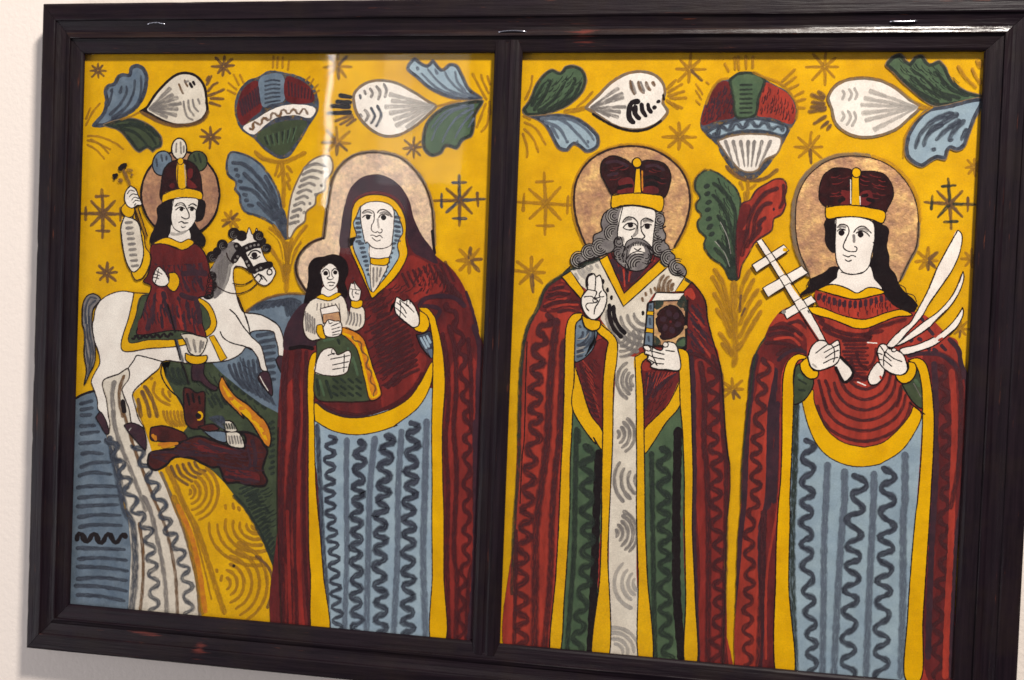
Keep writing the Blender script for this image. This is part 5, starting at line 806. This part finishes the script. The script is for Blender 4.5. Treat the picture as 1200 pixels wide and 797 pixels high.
O = dict(tl=(FX0, -FY - 0.002), tr=(FX1, -FY - 0.003), br=(FX1, FY), bl=(FX0, FY)); I = dict(tl=(-SX, -SY), tr=(SX, -SY), br=(SX, SY), bl=(-SX, SY))
for k, (a, b, m) in enumerate((('tl', 'tr', WH), ('bl', 'br', WH), ('tl', 'bl', WV), ('tr', 'br', WV))): rail(O[a], O[b], I[a], I[b], m, k)
# upright bar between the two panes
MP = [(-0.0072, 0.0037), (-0.0072, 0.0074), (-0.0058, 0.0092), (-0.003, 0.0100), (0.0032, 0.0102), (0.0042, 0.0094), (0.0062, 0.0090), (0.0082, 0.0094), (0.0092, 0.0103), (0.015, 0.0102), (0.0178, 0.0088), (0.0205, 0.0066), (0.0205, 0.0037)]
v = []; f = []; n = 60; m = len(MP); rnd = random.Random(9)
for i in range(n + 1):
    u = i / n; lift = 0.0
    for j, (x, z) in enumerate(MP):
        y = -0.3055 + 0.611 * u; e = min(u, 1 - u) * 0.611
        zz = z + (0 if j in (0, m - 1) else 0.00022 * math.sin(u * 13 + j) + rnd.uniform(-1, 1) * 0.00006)
        v.append(tuple(world(x, y, -zz) - FL))
for i in range(n):
    for j in range(m):
        a, b = i * m + j, i * m + (j + 1) % m; f.append((a, b, b + m, a + m))
f += [tuple(range(m)), tuple(range(n * m, (n + 1) * m))[::-1]]
mu = mesh_obj('mullion', v, f, [WV], frame)
import bmesh
bm = bmesh.new(); bm.from_mesh(mu.data); bmesh.ops.recalc_face_normals(bm, faces=bm.faces); bm.to_mesh(mu.data); bm.free()
v, f = box(-0.4575, 0.4580, 0.0004, 0.0085, -0.3010, 0.3010)
mesh_obj('backing_board', [(x - FL.x, y, z + H0 - FL.z) for x, y, z in v], f, [WV], frame)
# staples of bright wire in the top rail
t = NT('steel_wire'); p = t.n('ShaderNodeBsdfPrincipled', Metallic=1.0, Roughness=0.25); p.inputs['Base Color'].default_value = (0.62, 0.6, 0.68, 1); t.l(p.outputs[0], t.out.inputs[0]); WIRE = t.m
def staple(pa, pb, sag):
    A, B = at_depth(*pa, -0.0135), at_depth(*pb, -0.0135); pts = []
    for i in range(13):
        u = i / 12; h = 0.0126 if 0 < i < 12 else 0.009
        pts.append(world(A[0] + (B[0] - A[0]) * u, A[1] + (B[1] - A[1]) * u + sag * math.sin(math.pi * u), -(h + 0.0006 * math.sin(math.pi * u))))
    v = []; f = []; r = 0.00075
    for i, p in enumerate(pts):
        d = (pts[min(12, i + 1)] - pts[max(0, i - 1)]).normalized(); s = d.cross(Vector((0, 1, 0.01))).normalized(); w = s.cross(d)
        for k in range(8): v.append(tuple(p + s * r * math.cos(k * math.pi / 4) + w * r * math.sin(k * math.pi / 4) - FL))
    for i in range(12):
        for k in range(8): f.append((i * 8 + k, i * 8 + (k + 1) % 8, i * 8 + 8 + (k + 1) % 8, i * 8 + 8 + k))
    mesh_obj('staple', v, f, [WIRE], frame, smooth=True)
staple((171, 28.5), (194, 28.5), -0.002); staple((582, 37.5), (618, 37), -0.0012); staple((1042, 24.5), (1077, 24), 0.0008)
# ================================================================== wall
t = NT('white_plaster'); v3 = t.coord(); n1 = t.noise(v3, 160, 6, 0.65); n2 = t.noise(v3, 3, 3)
c = t.mix(n2, lin((238, 225, 216)), lin((243, 231, 222)))
p = t.n('ShaderNodeBsdfPrincipled'); t.l(c, p.inputs['Base Color']); p.inputs['Roughness'].default_value = 0.85
b_ = t.n('ShaderNodeBump', Strength=0.35, Distance=0.002); t.l(n1, b_.inputs['Height']); t.l(b_.outputs[0], p.inputs['Normal']); t.l(p.outputs[0], t.out.inputs[0])
v, f = box(-2.5, 2.5, WALLZ, WALLZ + 0.15, 0.0, 3.0)
wl = mesh_obj('wall', v, f, [t.m]); wl['kind'] = 'structure'
